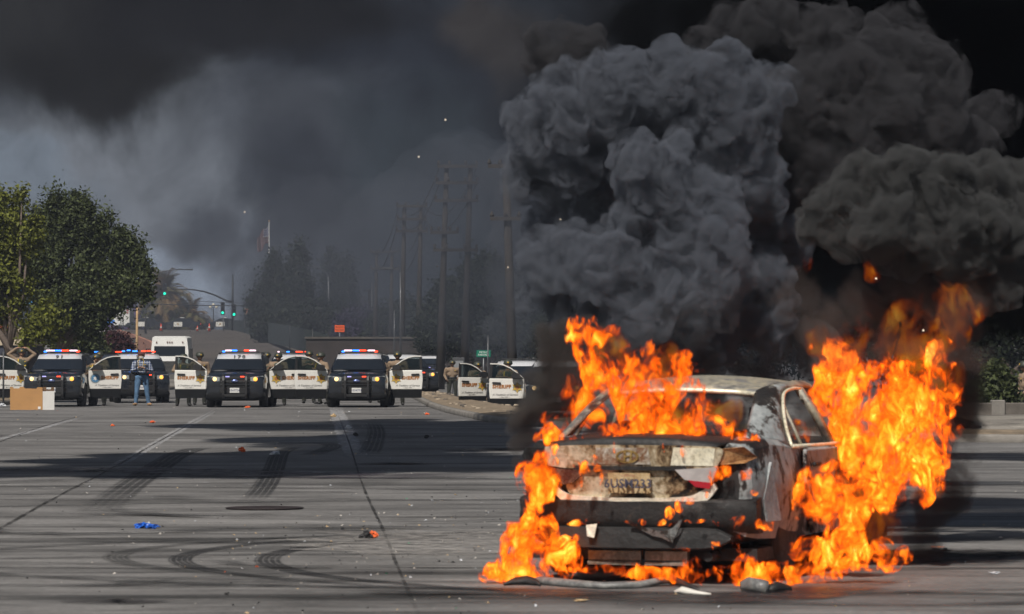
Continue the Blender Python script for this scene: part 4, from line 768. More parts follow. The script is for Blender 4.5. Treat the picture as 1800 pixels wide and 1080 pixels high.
C1 = suv(413, 124.5, 0, 'police car with roof number 170, third front-row car from the left', PART, '170', '1567724', [(-1, -8, 'star'), (1, 10, 'star')])
C2 = suv(627, 124.5, 0, 'police car with lit full roof bar and no roof number, front row by the island', FULL, None, '1554773', [(-1, 12, 'star'), (1, -6, 'star')])
C3 = suv(93, 126, -1, 'black and white police car with roof number 91, behind the cardboard sheet', FULL, '91', '1541209', [(-1, 14, 'star'), (1, 12, 'seal')])
C4 = suv(232, 137, 9, 'black and white police car with roof number 21, behind the man in the plaid shirt', BLUR, '21', '1561029', [])
C5 = suv(508, 150, 2, 'police car hidden behind the two middle open doors, only its roof lights showing', BACK)
C6 = suv(178, 152, -3, 'police car mostly hidden behind an open door bearing a blue seal', SIDEB)
C7 = suv(705, 160, 16, 'dark police car parked at an angle behind the tall deputy at the right door', None)
C8 = suv(752, 250, 8, 'distant dark police car with its headlights on, left of the lone deputy', None)
C9 = suv(914, 126, -4, 'black and white police car half swallowed by smoke, its left door open', None, None, None, [(-1, 34, 'star')], z=-.24)
C10 = suv(982, 118, -2, 'police car almost hidden in smoke, only its open left door visible', None, None, None, [(-1, 3, 'star')], z=-.24)
# ---------------------------------------------------------------- people
M_skin = mat('skin', (0.30, 0.16, 0.10), 0.6); M_skind = mat('dark skin', (0.12, 0.065, 0.042), 0.6); M_khaki = mat('khaki shirt', (0.23, 0.165, 0.11), 0.85, vary=0.12, vscale=8); M_olive = mat('olive trousers', (0.022, 0.024, 0.018), 0.85, vary=0.15, vscale=8); M_boot = mat('black boots', (0.012, 0.012, 0.012), 0.5)
M_helmet = mat('olive helmet', (0.035, 0.04, 0.03), 0.5); M_vest = mat('green tactical vest', (0.055, 0.065, 0.045), 0.85, vary=0.2, vscale=10); M_yellow = mat('yellow strap', (0.62, 0.42, 0.03), 0.6); M_belt = mat('black belt', (0.012, 0.012, 0.013), 0.5)
M_jean = mat('blue denim', (0.075, 0.15, 0.26), 0.85, vary=0.35, vscale=6); M_boottan = mat('tan boots', (0.33, 0.20, 0.10), 0.7); M_hair = mat('grey beard', (0.42, 0.41, 0.40), 0.9); M_cap = mat('maroon cap', (0.09, 0.03, 0.025), 0.85)
M_plaid = bpy.data.materials.new('plaid shirt'); t = NT(nodes_of(M_plaid)); sp = t.n('ShaderNodeSeparateXYZ', {0: t.n('ShaderNodeTexCoord').outputs['Object']})
def stripes(ax, f, lo): return t.n('ShaderNodeMapRange', {'Value': t.math('SINE', t.math('MULTIPLY', sp.outputs[ax], f)), 'From Min': lo, 'From Max': lo + 0.15}).outputs[0]
pc = t.mix(t.math('MAXIMUM', stripes(0, 95, .55), stripes(2, 85, .55)), (0.035, 0.055, 0.12), (0.30, 0.34, 0.42)); pc = t.mix(t.math('MULTIPLY', stripes(0, 95, .5), stripes(2, 85, .5)), pc, (0.5, 0.52, 0.56))
t.link(t.n('ShaderNodeBsdfPrincipled', {'Base Color': pc, 'Roughness': 0.85}).outputs[0], t.n('ShaderNodeOutputMaterial').inputs[0])
def body_mesh(name, mats, arms, knees=None, head=(0, 0, 0), lean=0.0, hips=0.0, voxel=0.0125, short=False, wide=1.0):
    """arms: for each side (elbow, wrist, hand direction, palm normal); one continuous skin, coloured by its nearest limb"""
    segs = []  # (a, b, ra, rb, material)
    V = Vector; ch = V((0, -lean, 1.36 - hips)); pel = V((0, 0, .97 - hips)); nk = ch + V((0, -lean * .3, .15)); hd = nk + V((0, -.02, .135)) + V(head)
    segs += [(pel, V((0, -lean * .4, 1.12 - hips)), .135, .13, 1), (V((0, -lean * .4, 1.12 - hips)), ch, .135, .15, 0), (ch + V((-.1 * wide, 0, .02)), ch + V((.1 * wide, 0, .02)), .115, .115, 0), (V((-.06, 0, 1.2 - hips)), V((.06, 0, 1.2 - hips)), .12 * wide, .12 * wide, 0), (pel + V((-.06, 0, 0)), pel + V((.06, 0, 0)), .12, .12, 1), (ch, nk, .075, .058, 0), (nk, nk + V((0, -.01, .05)), .056, .055, 2)]
    segs += [(hd + V((0, .015, .02)), hd + V((0, .005, .05)), .092, .085, 2), (hd + V((0, -.02, -.05)), hd + V((0, -.03, -.02)), .058, .07, 2), (hd + V((0, -.10, 0)), hd + V((0, -.095, .03)), .016, .01, 2), (hd + V((0, -.085, -.055)), hd + V((0, -.08, -.052)), .02, .018, 2)]
    for s_ in (-1, 1): segs.append((hd + V((s_ * .085, .01, -.01)), hd + V((s_ * .09, .015, .02)), .016, .016, 2)); segs.append((hd + V((s_ * .03, -.088, .022)), hd + V((s_ * .034, -.088, .022)), .012, .012, 2))
    for i, s_ in enumerate((-1, 1)):
        hip = pel + V((s_ * .095, 0, -.03)); kn, an, toe = (knees[i] if knees else (V((s_ * .12, -.03, .51)), V((s_ * .14, .02, .10)), V((s_ * .17, -.15, .045))))
        kn, an, toe = V(kn), V(an), V(toe)
        segs += [(hip, kn, .102, .07, 1), (kn, an, .07, .056, 1), (an, an + (toe - an) * .2 + V((0, 0, -.045)), .05, .048, 3), (an + V((0, .04, -.05)), toe, .043, .036, 3)]
        sh = ch + V((s_ * .185 * wide, 0, .055)); el, wr, hdir, pn = [V(q) for q in arms[i]]
        segs += [(sh, el, .074, .056, 0)]
        if short: segs += [(el, wr, .043, .03, 2)]
        else: segs += [(el, wr, .056, .038, 0)]
        hdir.normalize(); pn.normalize(); sd = hdir.cross(pn).normalized(); pm = wr + hdir * .05
        segs += [(wr, pm, .03, .032, 2), (pm - sd * .02, pm + sd * .02 + hdir * .02, .026, .026, 2)]
        for k, (o_, L) in enumerate(((-.030, .062), (-.010, .074), (.010, .070), (.028, .055))):
            a = wr + hdir * .085 + sd * o_; b = a + hdir * L * .5 - pn * .008; c_ = b + hdir * L * .36 - pn * .026; segs += [(a - hdir * .02, b, .0115, .010, 2), (b, c_, .010, .0085, 2)]
        a = wr + hdir * .03 - sd * .03; b = a - sd * .022 + hdir * .028 - pn * .012; segs += [(a, b, .0135, .0115, 2), (b, b + hdir * .026 - pn * .016, .0115, .009, 2)]
    m = MB()
    for a, b, ra, rb, _ in segs:
        m.ball(a, ra, 0, 12, 8); m.ball(b, rb, 0, 12, 8)
        if (b - a).length > 1e-4: m.tube([a, b], [ra, rb], 12)
    o = m.build(name, mats); r_ = o.modifiers.new('r', 'REMESH'); r_.mode = 'VOXEL'; r_.voxel_size = voxel; r_.use_smooth_shade = True; sm_ = o.modifiers.new('s', 'SMOOTH'); sm_.factor = .5; sm_.iterations = 3 if voxel > .01 else 4
    bake(o); me = o.data; co = get_co(me); best = np.full(len(co), 1e9); idx = np.zeros(len(co), int)
    for a, b, ra, rb, mi in segs:
        a_, b_ = np.array(a), np.array(b); d = b_ - a_; L2 = max((d * d).sum(), 1e-9); t_ = np.clip(((co - a_) @ d) / L2, 0, 1); dist = np.linalg.norm(co - a_ - t_[:, None] * d, axis=1) - (ra + (rb - ra) * t_); w_ = dist < best; best[w_] = dist[w_]; idx[w_] = mi
    nz = pnoise(co * 9) * .5 + pnoise(co * 21) * .3; cloth = (idx != 2); set_co(me, co + get_no(me) * (nz * .012 * cloth)[:, None])
    me.materials.clear(); [me.materials.append(x) for x in mats]
    fi = np.array([idx[p.vertices[0]] for p in me.polygons]); me.polygons.foreach_set('material_index', fi); me.polygons.foreach_set('use_smooth', np.ones(len(fi), bool)); me.update()
    return o, hd, ch, pel
def helmet_mb(hd, parent, m=None):
    h = MB(); h.lathe([(.118, -.01), (.130, .0), (.124, .03), (.118, .07), (.098, .11), (.062, .135), (.01, .143)], 20, 0, Matrix.Translation(hd + Vector((0, .01, .025))) @ Matrix.Diagonal((.96, 1.1, 1, 1)))
    o = h.build('helmet', m or M_helmet, parent); MB().lathe([(.01, 0), (.024, 0), (.024, .006), (.01, .006)], 12, 0, Matrix.Translation(hd + Vector((0, -.135, .075))), False, 'Y').build('helmet_badge', M_gold, o); return o
def vest_mb(ch, parent, m=None, yellow=False):
    v = MB(); rows = []
    for z, w_, d_ in ((-.30, .165, .135), (-.22, .175, .145), (-.05, .185, .155), (.04, .165, .145), (.085, .11, .12)):
        rows.append([(ch.x + w_ * math.cos(q) * (1.0), ch.y + d_ * math.sin(q), ch.z + z) for q in [2 * math.pi * k / 20 for k in range(20)]])
    v.loft(rows); o = v.build('vest', m or M_vest, parent)
    for k in range(3): MB().box(ch.x - .13 + k * .09, ch.x - .06 + k * .09, ch.y - .185, ch.y - .13, ch.z - .27, ch.z - .15, bev=.01).build('pouch', M_vest, o)
    if yellow:
        MB().tube([ch + Vector((-.10, -.14, -.26)), ch + Vector((-.11, -.165, -.1)), ch + Vector((-.09, -.13, .08))], .014, 6).build('strap', M_yellow, o); MB().tube([ch + Vector((.02, -.175, -.2)), ch + Vector((.12, -.155, -.12))], .018, 6).build('strap', M_yellow, o)
    return o
def belt_mb(pel, parent):
    b = MB(); b.lathe([(.168, .05), (.178, .055), (.178, .10), (.168, .105)], 20, 0, Matrix.Translation(pel) @ Matrix.Diagonal((1.05, .82, 1, 1))); o = b.build('belt', M_belt, parent)
    MB().box(pel.x - .24, pel.x - .17, -.05, .05, pel.z - .12, pel.z + .08, bev=.01).build('holster', M_belt, o); MB().box(pel.x + .16, pel.x + .21, -.05, .03, pel.z - .02, pel.z + .09, bev=.01).build('pouch', M_belt, o)
SK = {}
def kit(key, mats, vest=False, yellow=False, hel=True, **kw):
    r_ = empty('person'); b, hd, ch, pel = body_mesh('body', mats, **kw); b.parent = r_
    if hel: helmet_mb(hd, r_)
    if vest: vest_mb(ch, r_, yellow=yellow)
    belt_mb(pel, r_); MB().lathe([(.005, 0), (.022, 0), (.022, .006), (.005, .006)], 8, 0, Matrix.Translation(ch + Vector((.09, -.17, .0))), False, 'Y').build('badge', M_gold, r_)
    SK[key] = (r_, hd, ch, pel); return r_
DEP = [M_khaki, M_olive, M_skin, M_boot]; DEPD = [M_khaki, M_olive, M_skind, M_boot]
kit('stand', DEPD, arms=[((-.27, .03, 1.14), (-.22, -.08, .98), (.3, -.4, -.6), (-1, 0, 0)), ((.27, .02, 1.15), (.20, -.14, 1.02), (-.3, -.4, -.6), (1, 0, 0))], wide=1.15)
kit('aim', DEP, vest=True, arms=[((-.25, -.20, 1.22), (-.06, -.46, 1.33), (.4, -.8, .1), (0, 0, 1)), ((.25, -.16, 1.22), (.08, -.40, 1.31), (-.2, -.9, .1), (0, 0, 1))], lean=.07, head=(0, -.03, -.02))
kit('strap', DEP, vest=True, yellow=True, arms=[((-.28, -.06, 1.18), (-.10, -.28, 1.20), (.7, -.5, .1), (0, 0, 1)), ((.28, -.06, 1.18), (.12, -.28, 1.18), (-.7, -.5, .1), (0, 0, 1))], lean=.05, hips=.06, knees=[((-.14, -.10, .50), (-.16, .02, .10), (-.2, -.14, .045)), ((.14, -.08, .50), (.17, .06, .10), (.2, -.10, .045))])
kit('hands_up', DEP, vest=True, yellow=True, voxel=.0105, arms=[((-.36, -.02, 1.60), (-.15, -.03, 1.80), (.75, 0, .25), (0, -.2, 1)), ((.36, -.02, 1.60), (.15, -.03, 1.80), (-.75, 0, .25), (0, -.2, 1))])
def place(key, px, d, label, rz=0, z=0.0, used=set()):
    src = SK[key][0]; o = src if key not in used else copy_tree(src); used.add(key)
    p = P(px, 0, d); o.location = (p.x, d, ground_z(p.x, d) + z); o.rotation_euler.z = R(rz); o.scale = (1.2, 1.15, 1.0) if key != 'plaid' else (1.22, 1.15, 1.02); tag(o, label, 'person', 'deputies at the roadblock' if key != 'plaid' else None); return o
place('hands_up', 38, 128, 'deputy with both hands on his helmet behind the leftmost car door', 8, .13)
place('strap', 172, 129.5, 'deputy behind the door with the blue seal, yellow straps on his vest', -15)
place('strap', 322, 128.5, 'crouching deputy with yellow straps behind the door left of car 170', 12)
place('stand', 351, 131, 'bare-armed looking deputy standing between car 170 and the door left of it', 20)
SK['stand'][0]['label'] = 'helmeted deputy looking over the hinge of the door left of car 170'
place('stand', 469, 131, 'deputy in a khaki shirt right beside the windshield of car 170', 10)
place('aim', 491, 129.5, 'deputy aiming over the left one of the two touching doors', -10)
place('aim', 543, 130, 'tallest deputy behind the right one of the two touching doors', 6, .07)
place('strap', 568, 129.0, 'deputy bent towards the hinge of the door beside the island-side police car', -50, .05)
place('aim', 659, 134, 'shadowed deputy right beside the windshield of the car without roof number', 20, .04)
place('stand', 699, 128.6, 'broad deputy standing tall behind the open door nearest the island', -6, .02)
place('stand', 795, 166, 'lone deputy standing in the open beyond the traffic island', 4, -.02)
place('aim', 838, 129, 'deputy peering over the first open door beyond the island', 10, -.05)
place('strap', 893, 121, 'deputy in a green vest seen through the last door window before the smoke', 0, .08)
place('aim', 176, 136, 'deputy whose helmet shows above the door bearing the blue seal', 0, .05)
place('stand', 1803, 96, 'person in dark clothes cut by the right edge of the frame', -70)
# man in a plaid shirt with a camera
kit('plaid', [M_plaid, M_jean, M_skin, M_boottan], hel=False, voxel=.0095, arms=[((-.26, -.05, 1.16), (-.10, -.26, 1.24), (.5, -.35, .35), (0, 0, 1)), ((.28, -.03, 1.15), (.09, -.26, 1.22), (-.5, -.35, .35), (0, 0, 1))], knees=[((-.13, -.02, .51), (-.16, .02, .10), (-.22, -.13, .045)), ((.14, -.03, .51), (.19, .02, .10), (.25, -.12, .045))], head=(-.01, -.02, -.01))
r_, hd, ch, pel = SK['plaid']
MB().ball(hd + Vector((0, -.055, -.045)), (.068, .062, .062), 0, 14, 10).build('beard', M_hair, r_)
cp = MB(); cp.lathe([(.104, 0), (.108, .03), (.095, .07), (.06, .095), (.01, .102)], 20, 0, Matrix.Translation(hd + Vector((0, .01, .045)))); cp.loft([[(x, -.10 - y0, z) for x, y0 in ((-.075, 0), (-.06, .05), (0, .075), (.06, .05), (.075, 0))] for z in (hd.z + .05, hd.z + .062)], 0, False); cp.build('cap', M_cap, r_)
MB().tube([ch + Vector((-.13, -.10, .10)), ch + Vector((-.15, -.16, -.1)), ch + Vector((-.20, -.06, -.3))], .016, 6).build('bag_strap', M_belt, r_)
place('plaid', 249, 129.5, 'bearded man in a plaid shirt, jeans and cap, standing in the open', 6); r_['label'] = 'bearded man in a plaid shirt and blue jeans holding a camera'
q = r_.location; cmr = empty('camera_in_hand', (q.x - .0, q.y - .36, 1.22), 0, 'black camera held at chest height by the man in plaid', 'camera')
MB().box(-.07, .07, -.03, .03, -.045, .045, bev=.01).build('body', M_black, cmr); MB().lathe([(.036, -.13), (.04, -.12), (.036, -.03), (.01, -.03), (.01, -.12)], 16, 0, None, True, 'Y').build('lens', M_black, cmr)
q2 = MB().tube([(-.07, 0, .03), (-.1, .12, .3), (0, .22, .42), (.1, .12, .3), (.07, 0, .03)], .008, 5).build('neck_strap', M_yellow, cmr)
bg = tag(MB().box(-.12, .12, -.07, .07, -.16, .14, bev=.03).build('shoulder_bag', M_belt, loc=(q.x - .27, q.y + .0, .98)), 'small black bag hanging at the side of the man in plaid', 'bag')
# ---------------------------------------------------------------- the burning car
def burnt(name, stops, scale=3.0, rough=0.7, metal=0.0, seed=0.0, bump=0.5, streak=1.0):
    """fire-scoured paint and metal: soot, char, ash and bare metal in ragged patches"""
    m = bpy.data.materials.new(name); t = NT(nodes_of(m)); tc = t.n('ShaderNodeTexCoord').outputs['Object']
    v = t.n('ShaderNodeVectorMath', {0: tc, 1: (1, 1, streak)}, operation='MULTIPLY').outputs[0]; v = t.n('ShaderNodeVectorMath', {0: v, 1: (seed, seed * 1.7, seed * .6)}, operation='ADD').outputs[0]
    a = t.noise(v, scale, 8, 0.68, 0.8); f = t.noise(v, scale * 9, 5, 0.7); h = t.math('ADD', t.math('MULTIPLY', a, .82), t.math('MULTIPLY', f, .18))
    cc = t.ramp(h, stops); cc = t.mix(1.0, cc, t.ramp(f, [(.3, .75), (.7, 1.25)]), 'MULTIPLY')
    b = t.n('ShaderNodeBsdfPrincipled', {'Base Color': cc, 'Roughness': t.ramp(f, [(.3, rough - .15), (.7, min(1, rough + .2))]), 'Metallic': metal})
    b_ = t.n('ShaderNodeBump', {'Height': t.math('ADD', h, t.math('MULTIPLY', f, .4)), 'Strength': bump, 'Distance': 0.02}); t.link(b_.outputs[0], b.inputs['Normal'])
    t.link(b.outputs[0], t.n('ShaderNodeOutputMaterial').inputs[0]); return m
SOOT = (.012, .011, .011); CHAR = (.045, .036, .03); ASH = (.27, .29, .29); PALE = (.52, .49, .42); RUST = (.20, .09, .04)
B_side = burnt('scorched side metal', [(.0, SOOT), (.455, SOOT), (.48, CHAR), (.505, ASH), (.60, (.33, .35, .35)), (.68, PALE), (.8, ASH)], 1.7, .65, .1, 1.0, streak=.9)
B_top = burnt('scorched roof metal', [(.0, CHAR), (.38, (.10, .10, .10)), (.46, (.26, .25, .22)), (.55, (.42, .38, .28)), (.62, (.2, .2, .2)), (.8, PALE)], 3.0, .55, .3, 2.0)
B_black = burnt('black soot', [(.0, (.006, .006, .006)), (.55, SOOT), (.64, CHAR), (.72, (.12, .12, .12)), (.85, ASH)], 4.0, .6, 0, 3.0)
B_lid = burnt('scorched trunk metal', [(.0, SOOT), (.41, SOOT), (.45, (.12, .07, .035)), (.49, (.36, .26, .15)), (.55, (.6, .52, .38)), (.8, (.6, .56, .46))], 2.8, .42, .45, 4.0)
B_lip = burnt('bare cream metal', [(.0, (.2, .14, .08)), (.38, (.35, .26, .15)), (.44, (.78, .72, .58)), (.8, (.88, .84, .74))], 3.0, .35, .15, 5.0, .3)
B_silver = burnt('bare silver metal', [(.0, (.12, .09, .05)), (.36, (.4, .32, .2)), (.44, (.8, .74, .56)), (.8, (.9, .86, .72))], 3.0, .35, .25, 6.0, .3)
B_plate = burnt('scorched plate', [(.0, CHAR), (.36, (.30, .17, .07)), (.5, (.52, .38, .20)), (.8, (.62, .52, .34))], 14, .6, 0, 7.0, .2)
car = empty('burning_sedan', (0.85, 27.2, 0), R(-18), 'burnt-out sedan in flames, seen from behind at the right of the road', 'car')
cb = MB(); st = [(.10, .76, .34, .97), (.15, .84, .30, .995), (.3, .885, .28, 1.01), (.6, .91, .27, 1.03), (1.0, .92, .26, 1.01), (1.6, .925, .25, .97), (2.5, .925, .25, .96), (3.4, .92, .25, .98), (4.0, .90, .26, .93), (4.55, .85, .3, .82), (4.75, .7, .38, .68)]
def ring_b(y, w_, zb, zt):
    h = zt - zb; r_ = [(0, zb), (w_ * .7, zb), (w_ - .05, zb + .04), (w_ - .012, zb + h * .3), (w_, zb + h * .55), (w_ - .008, zb + h * .70), (w_ - .028, zb + h * .80), (w_ - .045, zt - .05), (w_ - .085, zt - .008), (w_ * .6, zt + .01), (0, zt + .015)]; return [(x, y, z) for x, z in r_] + [(-x, y, z) for x, z in reversed(r_[1:-1])]
cb.loft([ring_b(*s_) for s_ in st]); body = cb.build('body', [B_side, B_black], car)
cu = MB()
for y in (1.02, 3.85):
    for s_ in (-1, 1): cu.lathe([(.36, s_ * .58), (.36, s_ * 1.1)], 36, 0, Matrix.Translation((0, y, .33)), True, 'X')
cut(body, cu); cu = MB(); cu.box(-.80, .80, 1.05, 3.45, .42, 1.3); cut(body, cu); me = body.data; me.polygons.foreach_set('use_smooth', [True] * len(me.polygons)); me.set_sharp_from_angle(angle=R(30))
for p in me.polygons:
    c_ = p.center
    if (abs(c_.x) < .795 and 1.04 < c_.y < 3.46 and c_.z > .41 and c_.z < .99 and abs(p.normal.z) < .5) or p.normal.z < -.6 or (c_.x < .55 and c_.y < .35): p.material_index = 1
# roof and pillars
rf = MB()
rows = []
for y, w_, z in ((1.42, .555, 1.335), (1.5, .58, 1.365), (1.75, .60, 1.40), (2.2, .615, 1.425), (2.7, .60, 1.41), (2.95, .58, 1.375)):
    top = [(s_ * w_, y + .02 * (1 - s_ * s_) * (-1 if y < 2 else 1), z - .008 + .055 * (1 - s_ * s_)) for s_ in [-1 + 2 * k / 12 for k in range(13)]]; rows.append(top + [(x, yy, zz - .022) for x, yy, zz in reversed(top)])
rf.loft(rows); rfo = rf.build('roof', B_top, car)
def strip_panel(m, ea, eb, th=.03, bulge=.0, nacross=4):
    """a curved panel between two edge paths"""
    rows = []
    for a, b in zip(ea, eb):
        a, b = Vector(a), Vector(b); n_ = Vector((1 if a.x > 0 else -1, 0, .45)).normalized(); t_ = [a.lerp(b, k / nacross) + n_ * bulge * math.sin(math.pi * k / nacross) for k in range(nacross + 1)]
        rows.append([p[:] for p in t_] + [(p - n_ * th)[:] for p in reversed(t_)])
    m.loft(rows)
def smoothp(pts, n=4):
    pts = [Vector(p) for p in pts]; out = []
    for k in range(len(pts) - 1):
        p0, p1, p2, p3 = pts[max(k - 1, 0)], pts[k], pts[k + 1], pts[min(k + 2, len(pts) - 1)]
        for i in range(n): s_ = i / n; out.append(0.5 * ((2 * p1) + (p2 - p0) * s_ + (2 * p0 - 5 * p1 + 4 * p2 - p3) * s_ ** 2 + (-p0 + 3 * p1 - 3 * p2 + p3) * s_ ** 3))
    return out + [pts[-1]]
for s_ in (-1, 1):
    m = MB(); ea = smoothp([(s_ * .70, .50, 1.015), (s_ * .655, .85, 1.15), (s_ * .60, 1.2, 1.285), (s_ * .555, 1.46, 1.37), (s_ * .58, 1.7, 1.40)]); eb = smoothp([(s_ * .875, 1.12, .965), (s_ * .80, 1.25, 1.10), (s_ * .735, 1.42, 1.235), (s_ * .68, 1.66, 1.345), (s_ * .655, 1.95, 1.385)])
    strip_panel(m, ea, eb, .03, .035); m.build('rear_pillar', B_side if s_ > 0 else B_top, car)
    m = MB(); strip_panel(m, smoothp([(s_ * .60, 1.6, 1.395), (s_ * .612, 2.2, 1.43), (s_ * .60, 2.8, 1.41), (s_ * .66, 3.2, 1.25), (s_ * .76, 3.65, 1.0)]), smoothp([(s_ * .66, 1.9, 1.375), (s_ * .685, 2.25, 1.385), (s_ * .675, 2.75, 1.355), (s_ * .73, 3.15, 1.2), (s_ * .82, 3.55, .99)]), .03, .01); m.build('roof_rail', B_top, car)
    m = MB(); strip_panel(m, [(s_ * .895, 2.38, .95), (s_ * .80, 2.28, 1.18), (s_ * .69, 2.16, 1.385)], [(s_ * .895, 2.50, .95), (s_ * .80, 2.38, 1.18), (s_ * .69, 2.26, 1.385)], .05, .0, 2); m.build('middle_pillar', B_top, car)
    m = MB(); m.tube([(s_ * .885, 1.42, .955), (s_ * .80, 1.46, 1.12), (s_ * .725, 1.52, 1.25)], .014, 6); m.build('window_divider', B_top, car)
    # window opening edge: a bright folded lip
    m = MB(); m.tube(smoothp([(s_ * .885, 1.13, .958), (s_ * .815, 1.245, 1.09), (s_ * .75, 1.42, 1.225), (s_ * .695, 1.65, 1.333), (s_ * .69, 1.9, 1.37), (s_ * .70, 2.13, 1.372)]), .013, 6); m.tube([(s_ * .888, 1.13, .957), (s_ * .90, 1.8, .952), (s_ * .90, 2.4, .95), (s_ * .90, 3.4, .96)], .016, 6); m.build('window_lip', B_silver, car)
    # rear door skin with its cut line
    m = MB(); pts = [(1.36, .60), (1.38, .93), (2.40, .93), (2.40, .30), (1.62, .30), (1.50, .48)]; m.loft([[(s_ * xx, y, z) for y, z in pts] for xx in (.90, .935)], 0, False); dr = m.build('rear_door', B_side, car)
    mm = dr.modifiers.new('b', 'BEVEL'); mm.width = .012; mm.segments = 2; bake(dr)
    m = MB(); m.box(min(s_ * .935, s_ * .965), max(s_ * .935, s_ * .965), 1.55, 1.75, .80, .83, bev=.008); m.build('door_handle', B_black, dr)
    for y in (1.02, 3.85):
        w_ = MB().lathe([(.20, -.10), (.29, -.10), (.305, -.06), (.30, 0), (.305, .06), (.29, .10), (.20, .10)], 30, 0, None, True, 'X').build('wheel', B_black, car, loc=(s_ * .78, y, .305))
        h_ = MB(); h_.lathe([(.01, s_ * .05), (.06, s_ * .07), (.19, s_ * .04), (.21, s_ * .095), (.205, s_ * -.05), (.01, -s_ * .05)], 24, 0, None, True, 'X')
        for k in range(5): h_.box(-.02 + s_ * .06, .02 + s_ * .06, -.02, .02, .04, .2, 0, Matrix.Rotation(2 * math.pi * k / 5, 4, 'X'))
        h_.build('rim', B_lip, w_)
# rear edge of the roof and the header of the missing rear window
m = MB(); m.tube([(x, 1.42 - .02 * (1 - (x / .55) ** 2), 1.333 + .03 * (1 - (x / .55) ** 2)) for x in (-.55, -.35, -.1, .1, .35, .55)], .02, 6); m.build('window_header', B_silver, car)
m = MB(); m.box(-.70, .70, .98, 1.12, .45, 1.02, bev=.04); m.box(-.45, -.2, 1.0, 1.1, 1.02, 1.14, bev=.03); m.box(.2, .45, 1.0, 1.1, 1.02, 1.14, bev=.03); m.build('rear_seat', B_black, car)
for s_ in (-1, 1):
    m = MB(); m.box(s_ * .38 - .24, s_ * .38 + .24, 2.1, 2.22, .4, 1.05, bev=.05); m.tube([(s_ * .38 - .07, 2.15, 1.05), (s_ * .38 - .07, 2.15, 1.22), (s_ * .38 + .07, 2.15, 1.22), (s_ * .38 + .07, 2.15, 1.05)], .01, 6); m.build('front_seat', B_black, car)
# trunk: deck, upper panel, recess, lip
m = MB(); rows = []
for y, z, w_ in ((-.055, .962, .60), (-.05, .995, .62), (.0, 1.012, .64), (.12, 1.015, .66), (.35, 1.028, .67), (.60, 1.045, .66)):
    top = [(s_ * w_, y + .05 * s_ * s_, z - .012 + .042 * (1 - s_ * s_)) for s_ in [-1 + 2 * k / 14 for k in range(15)]]; rows.append(top + [(x, yy, zz - .02) for x, yy, zz in reversed(top)])
m.loft(rows); deck = m.build('trunk_deck', B_black, car)
def facey(x, z): return -.045 + .16 * x * x - .10 * (z - .8) + .05 * max(0, .8 - z)   # bulging rear face
def face_patch(name, outline, mtl, parent, off=0.0, th=.03, n=10):
    """a patch of the rear face with its outline given in x,z, following the bulge"""
    bm = bmesh.new(); vs_ = [bm.verts.new((x, 0, z)) for x, z in outline]; bm.faces.new(vs_)
    x0, x1 = min(x for x, z in outline), max(x for x, z in outline)
    for k in range(1, n): g_ = bm.verts[:] + bm.edges[:] + bm.faces[:]; bmesh.ops.bisect_plane(bm, geom=g_, plane_co=(x0 + (x1 - x0) * k / n, 0, 0), plane_no=(1, 0, 0))
    for v_ in bm.verts: v_.co.y = facey(v_.co.x, v_.co.z) - off
    bmesh.ops.recalc_face_normals(bm, faces=bm.faces)
    r_ = bmesh.ops.extrude_face_region(bm, geom=bm.faces[:]); [setattr(v_.co, 'y', v_.co.y + th) for v_ in r_['geom'] if isinstance(v_, bmesh.types.BMVert)]
    bmesh.ops.recalc_face_normals(bm, faces=bm.faces); me_ = bpy.data.meshes.new(name); bm.to_mesh(me_); bm.free(); me_.materials.append(mtl); o = bpy.data.objects.new(name, me_); col.objects.link(o); o.parent = parent; return o
def crv(pts, n=5): q = smoothp([(x, 0, z) for x, z in pts], n); return [(p.x, p.z) for p in q]
up = face_patch('trunk_lid', crv([(-.64, .97), (-.3, .985), (.3, .985), (.64, .97), (.655, .90), (.62, .835)], 3) + crv([(.40, .815), (.0, .825), (-.40, .815), (-.62, .835)], 3) + [(-.655, .90)], B_lid, car, .02)
face_patch('garnish_bar', [(-.42, .808), (.42, .808), (.41, .838), (-.41, .838)], B_black, up, .034, .012)
face_patch('plate_recess', crv([(-.50, .80), (0, .812), (.50, .80)], 3) + crv([(.49, .68), (.42, .62), (0, .60), (-.42, .62), (-.49, .68)], 3), B_lid, up, .0, .03)
lip = face_patch('trunk_lip', crv([(-.56, .70), (-.50, .645), (-.38, .622), (0, .612), (.38, .622), (.50, .66), (.60, .72)], 4) + crv([(.62, .68), (.54, .59), (.40, .548), (0, .535), (-.38, .545), (-.50, .575), (-.57, .63)], 4), B_lip, up, .03, .04)
face_patch('bare_patch', [(.30, .845), (.325, .972), (.615, .965), (.60, .842)], B_silver, up, .0275, .02)
face_patch('bare_patch', [(-.26, .85), (-.24, .965), (.14, .968), (.16, .85)], B_lip if False else burnt('peeling panel', [(.0, CHAR), (.42, RUST), (.5, (.30, .24, .18)), (.6, (.55, .52, .46)), (.8, ASH)], 9, .6, .2, 9.0), up, .0275, .02)
